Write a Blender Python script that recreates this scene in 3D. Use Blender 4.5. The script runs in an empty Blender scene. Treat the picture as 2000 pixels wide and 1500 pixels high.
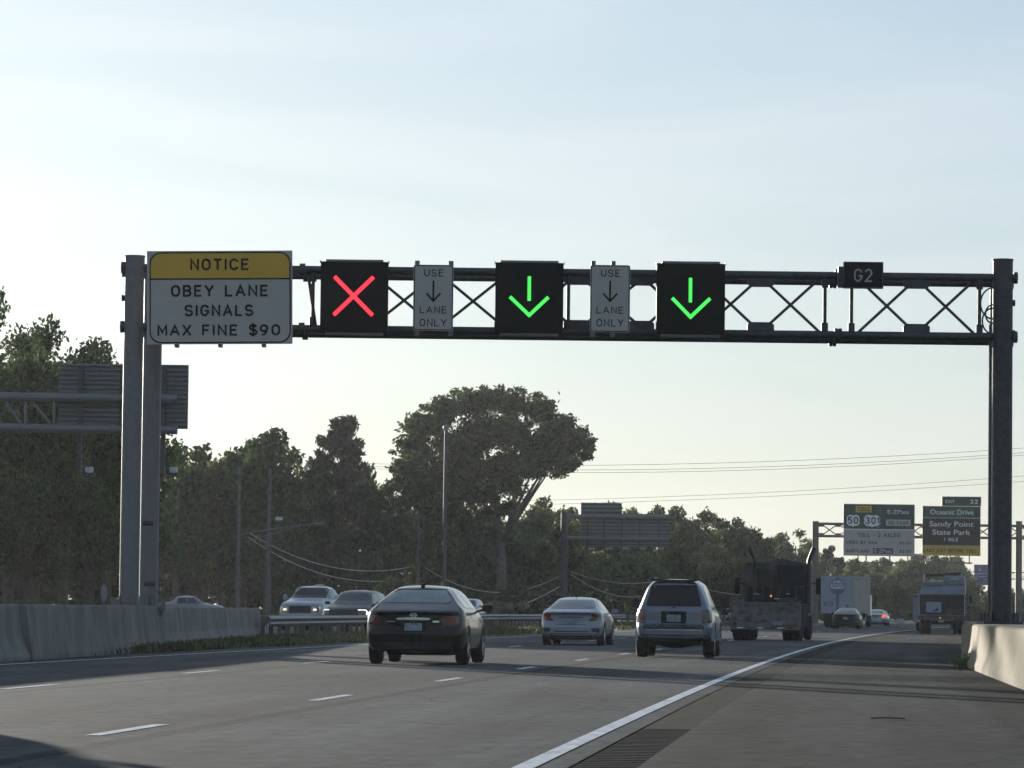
import bpy, bmesh, math, random
import numpy as np
from mathutils import Vector, Matrix
from mathutils.bvhtree import BVHTree
from mathutils.geometry import delaunay_2d_cdt

# ---------------------------------------------------------------- camera / light
S = bpy.context.scene
C = S.collection
F = 7740.0                      # focal length in pixels of the 2000 px wide photograph
EYE = Vector((0, 0, 1.0))
PITCH = math.atan(441 / F)
ROLL = 0.0115
_f = Vector((0, math.cos(PITCH), math.sin(PITCH)))
_r0 = Vector((1, 0, 0)); _u0 = Vector((0, -math.sin(PITCH), math.cos(PITCH)))
_r = _r0 * math.cos(ROLL) + _u0 * math.sin(ROLL)
_u = _u0 * math.cos(ROLL) - _r0 * math.sin(ROLL)
cam_d = bpy.data.cameras.new("camera"); cam = bpy.data.objects.new("camera", cam_d); C.objects.link(cam)
cam_d.sensor_width = 36; cam_d.lens = 36 * F / 2000; cam_d.clip_start = 0.5; cam_d.clip_end = 6000
m = Matrix.Identity(4)
for i in range(3):
    m[i][0] = _r[i]; m[i][1] = _u[i]; m[i][2] = -_f[i]; m[i][3] = EYE[i]
cam.matrix_world = m
S.camera = cam

SUN_AZ, SUN_EL = math.radians(-19.5), math.radians(5.4)     # left of the view axis, low
w = bpy.data.worlds.new("World"); S.world = w; w.use_nodes = True
nt = w.node_tree; nt.nodes.clear()
o_ = nt.nodes.new("ShaderNodeOutputWorld"); bg = nt.nodes.new("ShaderNodeBackground")
sky = nt.nodes.new("ShaderNodeTexSky"); sky.sky_type = 'NISHITA'; sky.sun_disc = False
sky.sun_elevation = SUN_EL; sky.sun_rotation = SUN_AZ
sky.air_density = 1.0; sky.dust_density = 1.0; sky.ozone_density = 3.0
# thin high haze evens the sky out: compress its range and cool it
gm = nt.nodes.new("ShaderNodeGamma"); gm.inputs[1].default_value = .45
tn = nt.nodes.new("ShaderNodeVectorMath"); tn.operation = 'MULTIPLY'; tn.inputs[1].default_value = (.925, 1.095, 1.275)
hs = nt.nodes.new("ShaderNodeHueSaturation"); hs.inputs["Saturation"].default_value = .84
nt.links.new(sky.outputs[0], gm.inputs[0]); nt.links.new(gm.outputs[0], hs.inputs["Color"]); nt.links.new(hs.outputs[0], tn.inputs[0]); 
# thin streaks of high cloud
tcw = nt.nodes.new("ShaderNodeTexCoord"); mpw = nt.nodes.new("ShaderNodeMapping"); mpw.inputs["Scale"].default_value = (5, 5, 38); mpw.inputs["Rotation"].default_value = (0, math.radians(-5), 0)
cn = nt.nodes.new("ShaderNodeTexNoise"); cn.inputs["Scale"].default_value = 1.0; cn.inputs["Detail"].default_value = 6; cn.inputs["Roughness"].default_value = .55; cn.inputs["Distortion"].default_value = .6
crm = nt.nodes.new("ShaderNodeMapRange"); crm.inputs[1].default_value = .42; crm.inputs[2].default_value = .72; crm.inputs[3].default_value = 0; crm.inputs[4].default_value = .55
hs2 = nt.nodes.new("ShaderNodeHueSaturation"); hs2.inputs["Saturation"].default_value = .45; hs2.inputs["Value"].default_value = 1.10
mxw = nt.nodes.new("ShaderNodeMix"); mxw.data_type = 'RGBA'
nt.links.new(tcw.outputs["Generated"], mpw.inputs[0]); nt.links.new(mpw.outputs[0], cn.inputs["Vector"]); nt.links.new(cn.outputs[0], crm.inputs[0])
nt.links.new(crm.outputs[0], mxw.inputs["Factor"]); nt.links.new(tn.outputs[0], mxw.inputs["A"]); nt.links.new(tn.outputs[0], hs2.inputs["Color"]); nt.links.new(hs2.outputs[0], mxw.inputs["B"])
nt.links.new(mxw.outputs["Result"], bg.inputs[0])
nt.links.new(bg.outputs[0], o_.inputs[0])
bg.inputs[1].default_value = 0.15
sd = bpy.data.lights.new("sun", 'SUN'); sd.energy = 2.8; sd.angle = math.radians(0.6); sd.color = (1, .93, .80)
sun = bpy.data.objects.new("sun", sd); C.objects.link(sun)
to_sun = Vector((math.sin(SUN_AZ) * math.cos(SUN_EL), math.cos(SUN_AZ) * math.cos(SUN_EL), math.sin(SUN_EL)))
sun.rotation_euler = to_sun.to_track_quat('Z', 'Y').to_euler()
sun.location = (-30, 60, 60)
S.view_settings.view_transform = 'Standard'; S.view_settings.look = 'None'
S.view_settings.exposure = 1.1; S.view_settings.gamma = 1; S.view_settings.use_curve_mapping = False
S.cycles.use_denoising = True
S.cycles.max_bounces = 6; S.cycles.diffuse_bounces = 2; S.cycles.glossy_bounces = 3
S.cycles.transparent_max_bounces = 6; S.cycles.volume_bounces = 0
S.cycles.caustics_reflective = False; S.cycles.caustics_refractive = False

def at(px, py, Y):
    """point on the vertical plane at distance Y that the photograph shows at pixel (px, py)"""
    d = _f * F + _r * (px - 1000) + _u * (750 - py)
    return EYE + d * (Y / d.y)
def ground(px, py):
    d = _f * F + _r * (px - 1000) + _u * (750 - py)
    return EYE + d * (-EYE.z / d.z)
def ppm(Y): return F / Y
def edge(D):                     # x of the right edge line at distance D
    if D > 600: return edge(600) + (D - 600) * .215
    return -2.0 + .0805 * D + .000112 * D * D
def head(D): return -math.atan(.0805 + .000224 * min(D, 600))      # rotation about z of things that follow the road

# ---------------------------------------------------------------- helpers
def tag(o, label=None, cat=None, group=None, kind=None):
    if label: o["label"] = label
    if cat: o["category"] = cat
    if group: o["group"] = group
    if kind: o["kind"] = kind
    return o
def thing(name, loc, label, cat, rz=0, group=None):
    o = bpy.data.objects.new(name, None); C.objects.link(o); o.location = loc; o.rotation_euler = (0, 0, rz)
    o.empty_display_size = .3
    return tag(o, label, cat, group)
def copy_tree(o, loc, rz=0, sc=None, label=None, group=None):
    c = o.copy(); C.objects.link(c); c.location = loc; c.rotation_euler = (0, 0, rz)
    if sc is not None: c.scale = sc
    if label: c["label"] = label
    if group: c["group"] = group
    for ch in list(o.children):
        d = ch.copy(); C.objects.link(d); d.parent = c
        for g in list(ch.children):
            e = g.copy(); C.objects.link(e); e.parent = d
    return c

def _arc(cx, cy, rx, ry, a0, a1, n=9):
    return [(cx + rx * math.cos(math.radians(a0 + (a1 - a0) * i / n)), cy + ry * math.sin(math.radians(a0 + (a1 - a0) * i / n))) for i in range(n + 1)]
_O = lambda w: [_arc(w / 2, .64, w / 2, .36, 0, 180) + _arc(w / 2, .36, w / 2, .36, 180, 360) + [(w, .64)]]
_C = _arc(.34, .65, .34, .35, 25, 180) + _arc(.34, .35, .34, .35, 180, 335)
_S = _arc(.31, .745, .31, .255, 25, 270, 14) + _arc(.31, .25, .33, .25, 85, -155, 14)
GLYPH = {
    'A': (.76, [[(0, 0), (.38, 1), (.76, 0)], [(.13, .32), (.63, .32)]]), 'B': (.62, [[(0, 0), (0, 1), (.36, 1)] + _arc(.36, .765, .23, .235, 90, -90) + [(0, .53)], [(.36, .53)] + _arc(.36, .265, .26, .265, 90, -90) + [(0, 0)]]),
    'C': (.66, [_C]), 'D': (.64, [[(0, 0), (0, 1), (.30, 1)] + _arc(.30, .64, .34, .36, 90, 0) + _arc(.30, .36, .34, .36, 0, -90) + [(0, 0)]]),
    'E': (.54, [[(.54, 1), (0, 1), (0, 0), (.54, 0)], [(0, .52), (.46, .52)]]), 'F': (.52, [[(.52, 1), (0, 1), (0, 0)], [(0, .52), (.44, .52)]]),
    'G': (.68, [_C[:-3] + [(.68, .30), (.68, .46), (.40, .46)]]), 'H': (.62, [[(0, 0), (0, 1)], [(.62, 0), (.62, 1)], [(0, .52), (.62, .52)]]),
    'I': (.02, [[(.01, 0), (.01, 1)]]), 'L': (.52, [[(0, 1), (0, 0), (.52, 0)]]), 'M': (.76, [[(0, 0), (0, 1), (.38, .28), (.76, 1), (.76, 0)]]),
    'N': (.64, [[(0, 0), (0, 1), (.64, 0), (.64, 1)]]), 'O': (.68, _O(.68)), 'R': (.62, [[(0, 0), (0, 1), (.36, 1)] + _arc(.36, .755, .25, .245, 90, -90) + [(0, .51)], [(.32, .51), (.62, 0)]]),
    'P': (.6, [[(0, 0), (0, 1), (.35, 1)] + _arc(.35, .745, .25, .255, 90, -90) + [(0, .49)]]),
    'S': (.64, [_S]), 'T': (.62, [[(0, 1), (.62, 1)], [(.31, 1), (.31, 0)]]), 'U': (.64, [[(0, 1), (0, .33)] + _arc(.32, .33, .32, .33, 180, 360) + [(.64, 1)]]),
    'V': (.70, [[(0, 1), (.35, 0), (.70, 1)]]), 'X': (.68, [[(0, 0), (.68, 1)], [(0, 1), (.68, 0)]]), 'Y': (.70, [[(0, 1), (.35, .48), (.70, 1)], [(.35, .48), (.35, 0)]]),
    '$': (.64, [_S, [(.32, -.12), (.32, 1.12)]]), '0': (.60, _O(.60)), '1': (.2, [[(0, .8), (.2, 1), (.2, 0)]]), '2': (.58, [_arc(.29, .72, .29, .28, 160, -35, 10) + [(0, 0), (.58, 0)]]),
    '3': (.58, [_arc(.27, .76, .27, .24, 150, -90, 10) + _arc(.27, .26, .30, .26, 90, -150, 10)]), '5': (.58, [[(.52, 1), (.06, 1), (.02, .55)] + _arc(.27, .32, .30, .32, 120, -140, 10)]),
    '6': (.60, [_arc(.30, .32, .30, .32, 0, 360, 16), [(.02, .40), (.10, .75), (.30, 1), (.45, 1)]]), '9': (.60, [_arc(.30, .68, .30, .32, 0, 360, 16), [(.58, .60), (.50, .25), (.30, 0), (.15, 0)]]),
    '-': (.4, [[(0, .48), (.4, .48)]]), '.': (.06, [[(0, 0), (.06, 0)]]), ' ': (.34, [])}
class MB:
    def __init__(s): s.v = []; s.f = []
    def add(s, vs, fs):
        n = len(s.v); s.v += [tuple(p) for p in vs]; s.f += [tuple(i + n for i in f) for f in fs]; return s
    def box(s, x0, x1, y0, y1, z0, z1, M=None):
        p = [(x0, y0, z0), (x1, y0, z0), (x1, y1, z0), (x0, y1, z0), (x0, y0, z1), (x1, y0, z1), (x1, y1, z1), (x0, y1, z1)]
        if M is not None: p = [M @ Vector(q) for q in p]
        return s.add(p, [(0, 3, 2, 1), (4, 5, 6, 7), (0, 1, 5, 4), (1, 2, 6, 5), (2, 3, 7, 6), (3, 0, 4, 7)])
    def tube(s, pts, r, n=10, cap=True):
        pts = [Vector(p) for p in pts]; k = len(pts)
        rs = r if isinstance(r, (list, tuple)) else [r] * k
        vs = []; fs = []
        d0 = (pts[-1] - pts[0]).normalized()
        ref = Vector((0, 0, 1)) if abs(d0.z) < .9 else Vector((0, 1, 0))
        for i, p in enumerate(pts):
            d = (pts[min(i + 1, k - 1)] - pts[max(i - 1, 0)])
            d = d.normalized() if d.length > 1e-9 else d0
            a = d.cross(ref); a = a.normalized() if a.length > 1e-6 else Vector((1, 0, 0))
            b = d.cross(a)
            for j in range(n):
                t = 2 * math.pi * j / n
                vs.append(p + a * (math.cos(t) * rs[i]) + b * (math.sin(t) * rs[i]))
        for i in range(k - 1):
            for j in range(n):
                j2 = (j + 1) % n
                fs.append((i * n + j, i * n + j2, (i + 1) * n + j2, (i + 1) * n + j))
        if cap:
            fs.append(tuple(range(n))[::-1]); fs.append(tuple((k - 1) * n + j for j in range(n)))
        return s.add(vs, fs)
    def bar(s, p0, p1, wx, wy):
        """rectangular bar between two points"""
        p0 = Vector(p0); p1 = Vector(p1); d = (p1 - p0).normalized()
        ref = Vector((0, 1, 0)) if abs(d.y) < .9 else Vector((0, 0, 1))
        a = d.cross(ref).normalized() * wx / 2; b = d.cross(a).normalized() * wy / 2
        q = []
        for p in (p0, p1): q += [p - a - b, p + a - b, p + a + b, p - a + b]
        return s.add(q, [(0, 3, 2, 1), (4, 5, 6, 7), (0, 1, 5, 4), (1, 2, 6, 5), (2, 3, 7, 6), (3, 0, 4, 7)])
    def prism(s, pts, y0, y1):
        """outline of (x, z) points extruded from y0 to y1"""
        n = len(pts)
        vs = [(p[0], y0, p[1]) for p in pts] + [(p[0], y1, p[1]) for p in pts]
        fs = [tuple(range(n)), tuple(range(n, 2 * n))[::-1]]
        for i in range(n):
            j = (i + 1) % n; fs.append((j, i, i + n, j + n))
        return s.add(vs, fs)
    def lathe(s, prof, n=20, axis='x', c=(0, 0, 0)):
        """prof: (along axis, radius)"""
        k = len(prof); vs = []; fs = []
        for a, r in prof:
            for j in range(n):
                t = 2 * math.pi * j / n; u, v = r * math.cos(t), r * math.sin(t)
                p = {'x': (a, u, v), 'y': (u, a, v), 'z': (u, v, a)}[axis]
                vs.append((p[0] + c[0], p[1] + c[1], p[2] + c[2]))
        for i in range(k - 1):
            for j in range(n):
                j2 = (j + 1) % n; fs.append((i * n + j, (i + 1) * n + j, (i + 1) * n + j2, i * n + j2))
        fs.append(tuple(range(n))); fs.append(tuple((k - 1) * n + j for j in range(n))[::-1])
        return s.add(vs, fs)
    def text(s, txt, x0, x1, z0, z1, y, bold=.012, depth=.004):
        if all(c in GLYPH for c in txt):        # stroke letters of even width, as on road signs
            hgt = z1 - z0; wgt = .185 if bold >= .009 else .125
            if '$' in txt: z0 += hgt * .1; hgt *= .8
            adv = sum(GLYPH[c][0] for c in txt) + (.26 + wgt) * (len(txt) - 1); sx = (x1 - x0) / (adv + wgt); sz = hgt / (1 + wgt)
            cx = x0 + wgt / 2 * sx; hw = wgt / 2 * hgt; k_ = 0
            for c in txt:
                w_, pl = GLYPH[c]
                for p in pl:
                    q = [Vector((cx + a * sx, z0 + wgt / 2 * sz + b_ * sz)) for a, b_ in p]; n = len(q); L_ = []; R_ = []
                    for i in range(n):
                        d0 = (q[i] - q[i - 1]).normalized() if i else (q[1] - q[0]).normalized(); d1 = (q[i + 1] - q[i]).normalized() if i < n - 1 else d0
                        nn = Vector((-d0.y - d1.y, d0.x + d1.x)); nn = nn.normalized() if nn.length > 1e-4 else Vector((-d0.y, d0.x))
                        mm = hw / max(.45, abs(nn.dot(Vector((-d0.y, d0.x)))))
                        e_ = -d0 * hw * .6 if i == 0 else (d1 * hw * .6 if i == n - 1 else Vector((0, 0)))
                        L_.append(q[i] + nn * mm + e_); R_.append(q[i] - nn * mm + e_)
                    yy = y - .0005 * (k_ % 4); k_ += 1
                    s.add([(v.x, yy, v.y) for v in L_] + [(v.x, yy, v.y) for v in R_], [(i, i + 1, n + i + 1, n + i) for i in range(n - 1)])
                cx += (w_ + .26 + wgt) * sx
            return s
        if ('M' in txt or 'W' in txt) and bold > 0:
            e = bold * (z1 - z0) * .55
            for i_, (ex, ez) in enumerate(((-e, 0), (e, 0), (0, -e * .6), (0, e * .6))): s.text(txt, x0 + ex, x1 + ex, z0 + ez, z1 + ez, y - .0006 * i_, 0)
            return s
        """lettering fitted into the box x0..x1, z0..z1 on the plane y, reading from -y"""
        cu = bpy.data.curves.new("tmp_text", 'FONT'); cu.body = txt; cu.size = 1; cu.offset = bold; cu.resolution_u = 3
        ob = bpy.data.objects.new("tmp_text", cu)
        me = bpy.data.meshes.new_from_object(ob)
        n = len(me.vertices); a = np.empty(n * 3, dtype=np.float32); me.vertices.foreach_get("co", a); a = a.reshape(-1, 3)
        mn = a.min(0); mx = a.max(0)
        X = x0 + (a[:, 0] - mn[0]) / max(mx[0] - mn[0], 1e-6) * (x1 - x0)
        Z = z0 + (a[:, 1] - mn[1]) / max(mx[1] - mn[1], 1e-6) * (z1 - z0)
        vs = [(X[i], y, Z[i]) for i in range(n)]
        s.add(vs, [tuple(p.vertices) for p in me.polygons])
        bpy.data.objects.remove(ob); bpy.data.curves.remove(cu); bpy.data.meshes.remove(me)
        return s
    def build(s, name, mat, parent=None, smooth=False, bevel=0, fix=True):
        me = bpy.data.meshes.new(name); me.from_pydata(s.v, [], s.f)
        if fix:
            bm = bmesh.new(); bm.from_mesh(me)
            bmesh.ops.recalc_face_normals(bm, faces=bm.faces)
            if bevel: bmesh.ops.bevel(bm, geom=bm.edges[:], offset=bevel, segments=2, affect='EDGES', clamp_overlap=True)
            bm.to_mesh(me); bm.free()
        me.materials.append(mat)
        if smooth:
            me.polygons.foreach_set("use_smooth", [True] * len(me.polygons))
            me.set_sharp_from_angle(angle=math.radians(38))
        o = bpy.data.objects.new(name, me); C.objects.link(o)
        if parent is not None: o.parent = parent
        return o

# ---------------------------------------------------------------- materials
def mat(name, col, rough=.6, metal=0, coat=0, var=.18, scale=3.0, bump=0, bscale=40, spec=.5, emit=None, es=1, stain=None):
    M = bpy.data.materials.new(name); M.use_nodes = True; t = M.node_tree
    b = t.nodes["Principled BSDF"]
    b.inputs["Roughness"].default_value = rough; b.inputs["Metallic"].default_value = metal
    b.inputs["Coat Weight"].default_value = coat; b.inputs["Coat Roughness"].default_value = .05
    b.inputs["Specular IOR Level"].default_value = spec
    tc = t.nodes.new("ShaderNodeTexCoord")
    n = t.nodes.new("ShaderNodeTexNoise"); n.inputs["Scale"].default_value = scale; n.inputs["Detail"].default_value = 5
    t.links.new(tc.outputs["Object"], n.inputs["Vector"])
    r = t.nodes.new("ShaderNodeMapRange"); r.inputs[1].default_value = .3; r.inputs[2].default_value = .7
    r.inputs[3].default_value = 1 - var; r.inputs[4].default_value = 1 + var
    t.links.new(n.outputs[0], r.inputs[0])
    mx = t.nodes.new("ShaderNodeVectorMath"); mx.operation = 'SCALE'; mx.inputs[0].default_value = col[:3]
    t.links.new(r.outputs[0], mx.inputs["Scale"])
    last = mx.outputs[0]
    if stain:                    # streaks that run down the surface
        mp = t.nodes.new("ShaderNodeMapping"); mp.inputs["Scale"].default_value = stain[1]
        t.links.new(tc.outputs["Object"], mp.inputs[0])
        n2 = t.nodes.new("ShaderNodeTexNoise"); n2.inputs["Scale"].default_value = 1; n2.inputs["Detail"].default_value = 4
        t.links.new(mp.outputs[0], n2.inputs["Vector"])
        r2 = t.nodes.new("ShaderNodeMapRange"); r2.inputs[1].default_value = .5; r2.inputs[2].default_value = .72
        r2.inputs[3].default_value = 0; r2.inputs[4].default_value = stain[2]
        t.links.new(n2.outputs[0], r2.inputs[0])
        m2 = t.nodes.new("ShaderNodeMix"); m2.data_type = 'RGBA'; m2.inputs["B"].default_value = (*stain[0], 1)
        t.links.new(r2.outputs[0], m2.inputs["Factor"]); t.links.new(last, m2.inputs["A"]); last = m2.outputs["Result"]
    t.links.new(last, b.inputs["Base Color"])
    if bump:
        nb = t.nodes.new("ShaderNodeTexNoise"); nb.inputs["Scale"].default_value = bscale; nb.inputs["Detail"].default_value = 4
        t.links.new(tc.outputs["Object"], nb.inputs["Vector"])
        bp = t.nodes.new("ShaderNodeBump"); bp.inputs["Strength"].default_value = bump; bp.inputs["Distance"].default_value = .01
        t.links.new(nb.outputs[0], bp.inputs["Height"]); t.links.new(bp.outputs[0], b.inputs["Normal"])
    if emit:
        b.inputs["Emission Color"].default_value = (*emit, 1); b.inputs["Emission Strength"].default_value = es
    return M

def leaf_mat(name, c0, c1, trans=.35):
    M = bpy.data.materials.new(name); M.use_nodes = True; t = M.node_tree; t.nodes.clear()
    out = t.nodes.new("ShaderNodeOutputMaterial")
    g = t.nodes.new("ShaderNodeNewGeometry"); rp = t.nodes.new("ShaderNodeValToRGB")
    rp.color_ramp.elements[0].color = (*c0, 1); rp.color_ramp.elements[1].color = (*c1, 1)
    t.links.new(g.outputs["Random Per Island"], rp.inputs[0])
    tc = t.nodes.new("ShaderNodeTexCoord"); nz = t.nodes.new("ShaderNodeTexNoise"); nz.inputs["Scale"].default_value = .45
    t.links.new(tc.outputs["Object"], nz.inputs["Vector"])
    r = t.nodes.new("ShaderNodeMapRange"); r.inputs[1].default_value = .3; r.inputs[2].default_value = .7
    r.inputs[3].default_value = .55; r.inputs[4].default_value = 1.45; t.links.new(nz.outputs[0], r.inputs[0])
    sc = t.nodes.new("ShaderNodeVectorMath"); sc.operation = 'SCALE'
    t.links.new(rp.outputs[0], sc.inputs[0]); t.links.new(r.outputs[0], sc.inputs["Scale"])
    d = t.nodes.new("ShaderNodeBsdfPrincipled"); d.inputs["Roughness"].default_value = .55
    d.inputs["Specular IOR Level"].default_value = .3
    tr = t.nodes.new("ShaderNodeBsdfTranslucent"); mx = t.nodes.new("ShaderNodeMixShader"); mx.inputs[0].default_value = trans
    t.links.new(sc.outputs[0], d.inputs["Base Color"]); t.links.new(sc.outputs[0], tr.inputs["Color"])
    t.links.new(d.outputs[0], mx.inputs[1]); t.links.new(tr.outputs[0], mx.inputs[2]); t.links.new(mx.outputs[0], out.inputs[0])
    return M

def road_mat(name, col, var, lanes=(), track=0, fine=.25):
    """asphalt; the uv map holds (metres across, metres along)"""
    M = bpy.data.materials.new(name); M.use_nodes = True; t = M.node_tree; b = t.nodes["Principled BSDF"]
    b.inputs["Roughness"].default_value = .95; b.inputs["Specular IOR Level"].default_value = .015
    uv = t.nodes.new("ShaderNodeUVMap"); uv.uv_map = "UVMap"
    def noise(sx, sy, sc, lo, hi, det=4):
        mp = t.nodes.new("ShaderNodeMapping"); mp.inputs["Scale"].default_value = (sx, sy, 1)
        t.links.new(uv.outputs[0], mp.inputs[0])
        n = t.nodes.new("ShaderNodeTexNoise"); n.inputs["Scale"].default_value = sc; n.inputs["Detail"].default_value = det
        t.links.new(mp.outputs[0], n.inputs["Vector"])
        r = t.nodes.new("ShaderNodeMapRange"); r.inputs[1].default_value = .3; r.inputs[2].default_value = .7
        r.inputs[3].default_value = lo; r.inputs[4].default_value = hi; t.links.new(n.outputs[0], r.inputs[0]); return r.outputs[0]
    def mul(a, c):
        q = t.nodes.new("ShaderNodeMath"); q.operation = 'MULTIPLY'; t.links.new(a, q.inputs[0]); t.links.new(c, q.inputs[1]); return q.outputs[0]
    f = mul(noise(1, .04, 1.1, 1 - var, 1 + var), noise(1, .5, .25, 1 - var, 1 + var))
    f = mul(f, noise(1, .35, 5, 1 - fine, 1 + fine, 8)); f = mul(f, noise(2.2, .008, 1, .88, 1.12, 3)); f = mul(f, noise(1, .12, .6, .86, 1.1, 2))
    # fine cracks
    mpc = t.nodes.new("ShaderNodeMapping"); mpc.inputs["Scale"].default_value = (.55, .10, 1); t.links.new(uv.outputs[0], mpc.inputs[0])
    dn = t.nodes.new("ShaderNodeTexNoise"); dn.inputs["Scale"].default_value = 1.6; t.links.new(uv.outputs[0], dn.inputs["Vector"])
    dm = t.nodes.new("ShaderNodeMix"); dm.data_type = 'RGBA'; dm.blend_type = 'ADD'; dm.inputs["Factor"].default_value = .35; t.links.new(mpc.outputs[0], dm.inputs["A"]); t.links.new(dn.outputs["Color"], dm.inputs["B"])
    vo = t.nodes.new("ShaderNodeTexVoronoi"); vo.feature = 'DISTANCE_TO_EDGE'; vo.inputs["Scale"].default_value = 1; t.links.new(dm.outputs["Result"], vo.inputs["Vector"])
    rc_ = t.nodes.new("ShaderNodeMapRange"); rc_.inputs[1].default_value = .004; rc_.inputs[2].default_value = .014; rc_.inputs[3].default_value = .62; rc_.inputs[4].default_value = 1; t.links.new(vo.outputs["Distance"], rc_.inputs[0])
    f = mul(f, rc_.outputs[0])
    sx = t.nodes.new("ShaderNodeSeparateXYZ"); t.links.new(uv.outputs[0], sx.inputs[0])
    for l, wd, dk in lanes:      # sealed seams along the lanes
        a = t.nodes.new("ShaderNodeMath"); a.operation = 'SUBTRACT'; a.inputs[1].default_value = l; t.links.new(sx.outputs[0], a.inputs[0])
        c = t.nodes.new("ShaderNodeMath"); c.operation = 'ABSOLUTE'; t.links.new(a.outputs[0], c.inputs[0])
        r = t.nodes.new("ShaderNodeMapRange"); r.interpolation_type = 'SMOOTHSTEP'; r.inputs[1].default_value = wd * .4; r.inputs[2].default_value = wd
        r.inputs[3].default_value = dk; r.inputs[4].default_value = 1; t.links.new(c.outputs[0], r.inputs[0]); f = mul(f, r.outputs[0])
    s = t.nodes.new("ShaderNodeVectorMath"); s.operation = 'SCALE'; s.inputs[0].default_value = col
    t.links.new(f, s.inputs["Scale"]); t.links.new(s.outputs[0], b.inputs["Base Color"])
    n = t.nodes.new("ShaderNodeTexNoise"); n.inputs["Scale"].default_value = 30; n.inputs["Detail"].default_value = 4
    t.links.new(uv.outputs[0], n.inputs["Vector"])
    bp = t.nodes.new("ShaderNodeBump"); bp.inputs["Strength"].default_value = .35; bp.inputs["Distance"].default_value = .006
    t.links.new(n.outputs[0], bp.inputs["Height"]); t.links.new(bp.outputs[0], b.inputs["Normal"])
    return M

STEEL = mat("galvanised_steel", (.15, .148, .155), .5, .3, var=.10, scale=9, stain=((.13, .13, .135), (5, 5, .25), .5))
DARKSTEEL = mat("dark_steel", (.05, .05, .054), .55, .2, var=.25, scale=8)
BROWNSTEEL = mat("rusty_steel", (.16, .12, .10), .6, .3, var=.3, scale=5)
ALU = mat("sign_back_aluminium", (.17, .175, .185), .55, .2, var=.15, scale=2)
CONC = mat("grey_concrete", (.175, .165, .15), .85, var=.30, scale=1.3, bump=.3, stain=((.07, .07, .06), (1.5, 1.5, .3), .6))
SUNLIT_CONC = mat("sunlit_concrete", (.265, .205, .118), .85, var=.07, scale=1.6, bump=.3, stain=((.20, .155, .11), (7, 3, .22), .6))  # warm cream tone: sunlight on the right-hand barriers put into the albedo
WHITE = mat("white_sheeting", (.41, .37, .335), .5, var=.07, scale=2)
YELLOW = mat("yellow_sheeting", (.62, .34, .02), .5, var=.06, scale=2)
BLACK = mat("black_legend", (.010, .010, .011), .7, spec=.15, var=.1)
GREEN = mat("green_sheeting", (.006, .062, .040), .75, spec=.15, var=.08)
BROWN = mat("brown_sheeting", (.018, .011, .008), .75, spec=.15, var=.08)
PURPLE = mat("purple_sheeting", (.055, .02, .075), .75, spec=.15, var=.08)
BLUE = mat("blue_sheeting", (.006, .014, .16), .75, spec=.15, var=.08)
LEGEND = mat("white_legend", (.7, .72, .72), .5, var=.05)
CASE = mat("signal_case_black", (.010, .010, .010), .7, var=.15, scale=3, spec=.15)
RED_LED = mat("red_led", (.1, .005, .01), .5, emit=(1, .025, .045), es=1.05)
def led_green():
    M = mat("green_led", (.01, .06, .015), .5, emit=(.045, .62, .075), es=1.0)
    t = M.node_tree; b = t.nodes["Principled BSDF"]; tc = t.nodes.new("ShaderNodeTexCoord")
    wv = t.nodes.new("ShaderNodeTexWave"); wv.bands_direction = 'Z'; wv.inputs["Scale"].default_value = 7
    t.links.new(tc.outputs["Object"], wv.inputs["Vector"])
    r = t.nodes.new("ShaderNodeMapRange"); r.inputs[3].default_value = .55; r.inputs[4].default_value = 1.15
    t.links.new(wv.outputs["Fac"], r.inputs[0]); t.links.new(r.outputs[0], b.inputs["Emission Strength"]); return M
GREEN_LED = led_green()
BARK = mat("bark", (.09, .075, .06), .9, var=.3, scale=4)
BARK_PALE = mat("pale_bark", (.12, .10, .085), .9, var=.3, scale=4)
WOOD = mat("pole_wood", (.10, .095, .09), .9, var=.3, scale=3)
TYRE = mat("tyre_rubber", (.018, .018, .019), .85, var=.2)
RIM = mat("alloy_rim", (.35, .36, .38), .35, .8)
UNDER = mat("underbody_black", (.012, .012, .013), .8)
GLASS = mat("tinted_glass", (.012, .015, .018), .04, spec=.8, var=.05)
GLASS2 = mat("dark_tinted_glass", (.006, .006, .007), .12, spec=.35, var=.05)
GLASS_BACKLIT = mat('backlit_rear_glass', (.055, .075, .078), .05, spec=.8, var=.5, scale=5)  # brightness seen through the cabin is put into this pale base colour
CHROME = mat("chrome", (.6, .62, .65), .18, 1, var=.05)
BLKPLASTIC = mat("black_plastic", (.02, .02, .022), .5)
PLATE = mat("number_plate", (.22, .235, .26), .5, var=.35, scale=16)
LAMP_DARK = mat("smoked_tail_lamp", (.05, .022, .028), .12, coat=1, var=.15)
LAMP_RED = mat("red_tail_lamp", (.16, .022, .02), .15, coat=1, var=.15)
LAMP_AMBER = mat("amber_tail_lamp", (.10, .07, .035), .15, coat=1)
LIT_RED = mat("lit_tail_lamp", (.3, .01, .01), .3, emit=(1, .09, .07), es=.9)
DIM_RED = mat('dim_tail_lamp', (.25, .02, .02), .3, emit=(1, .06, .08), es=.18)
LIT_WARM = mat("lit_headlamp", (.5, .45, .4), .3, emit=(1, .66, .42), es=.7)
LIT_WHITE = mat("lit_running_lamp", (.6, .6, .6), .3, emit=(1, .95, .85), es=.75)
LIT_AMBER = mat("lit_marker_lamp", (.5, .2, .05), .3, emit=(1, .45, .12), es=.35)
def paint(name, col, metal=.0, rough=.32, coat=.6, spec=.35): return mat(name, col, rough, metal, coat=coat, var=.07, scale=2, spec=spec)
P_BLACK = paint("black_plum_paint", (.004, .003, .004), rough=.22, coat=.5, spec=.08)
P_SILVER = paint("bright_silver_paint", (.24, .26, .30), .25)
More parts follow.
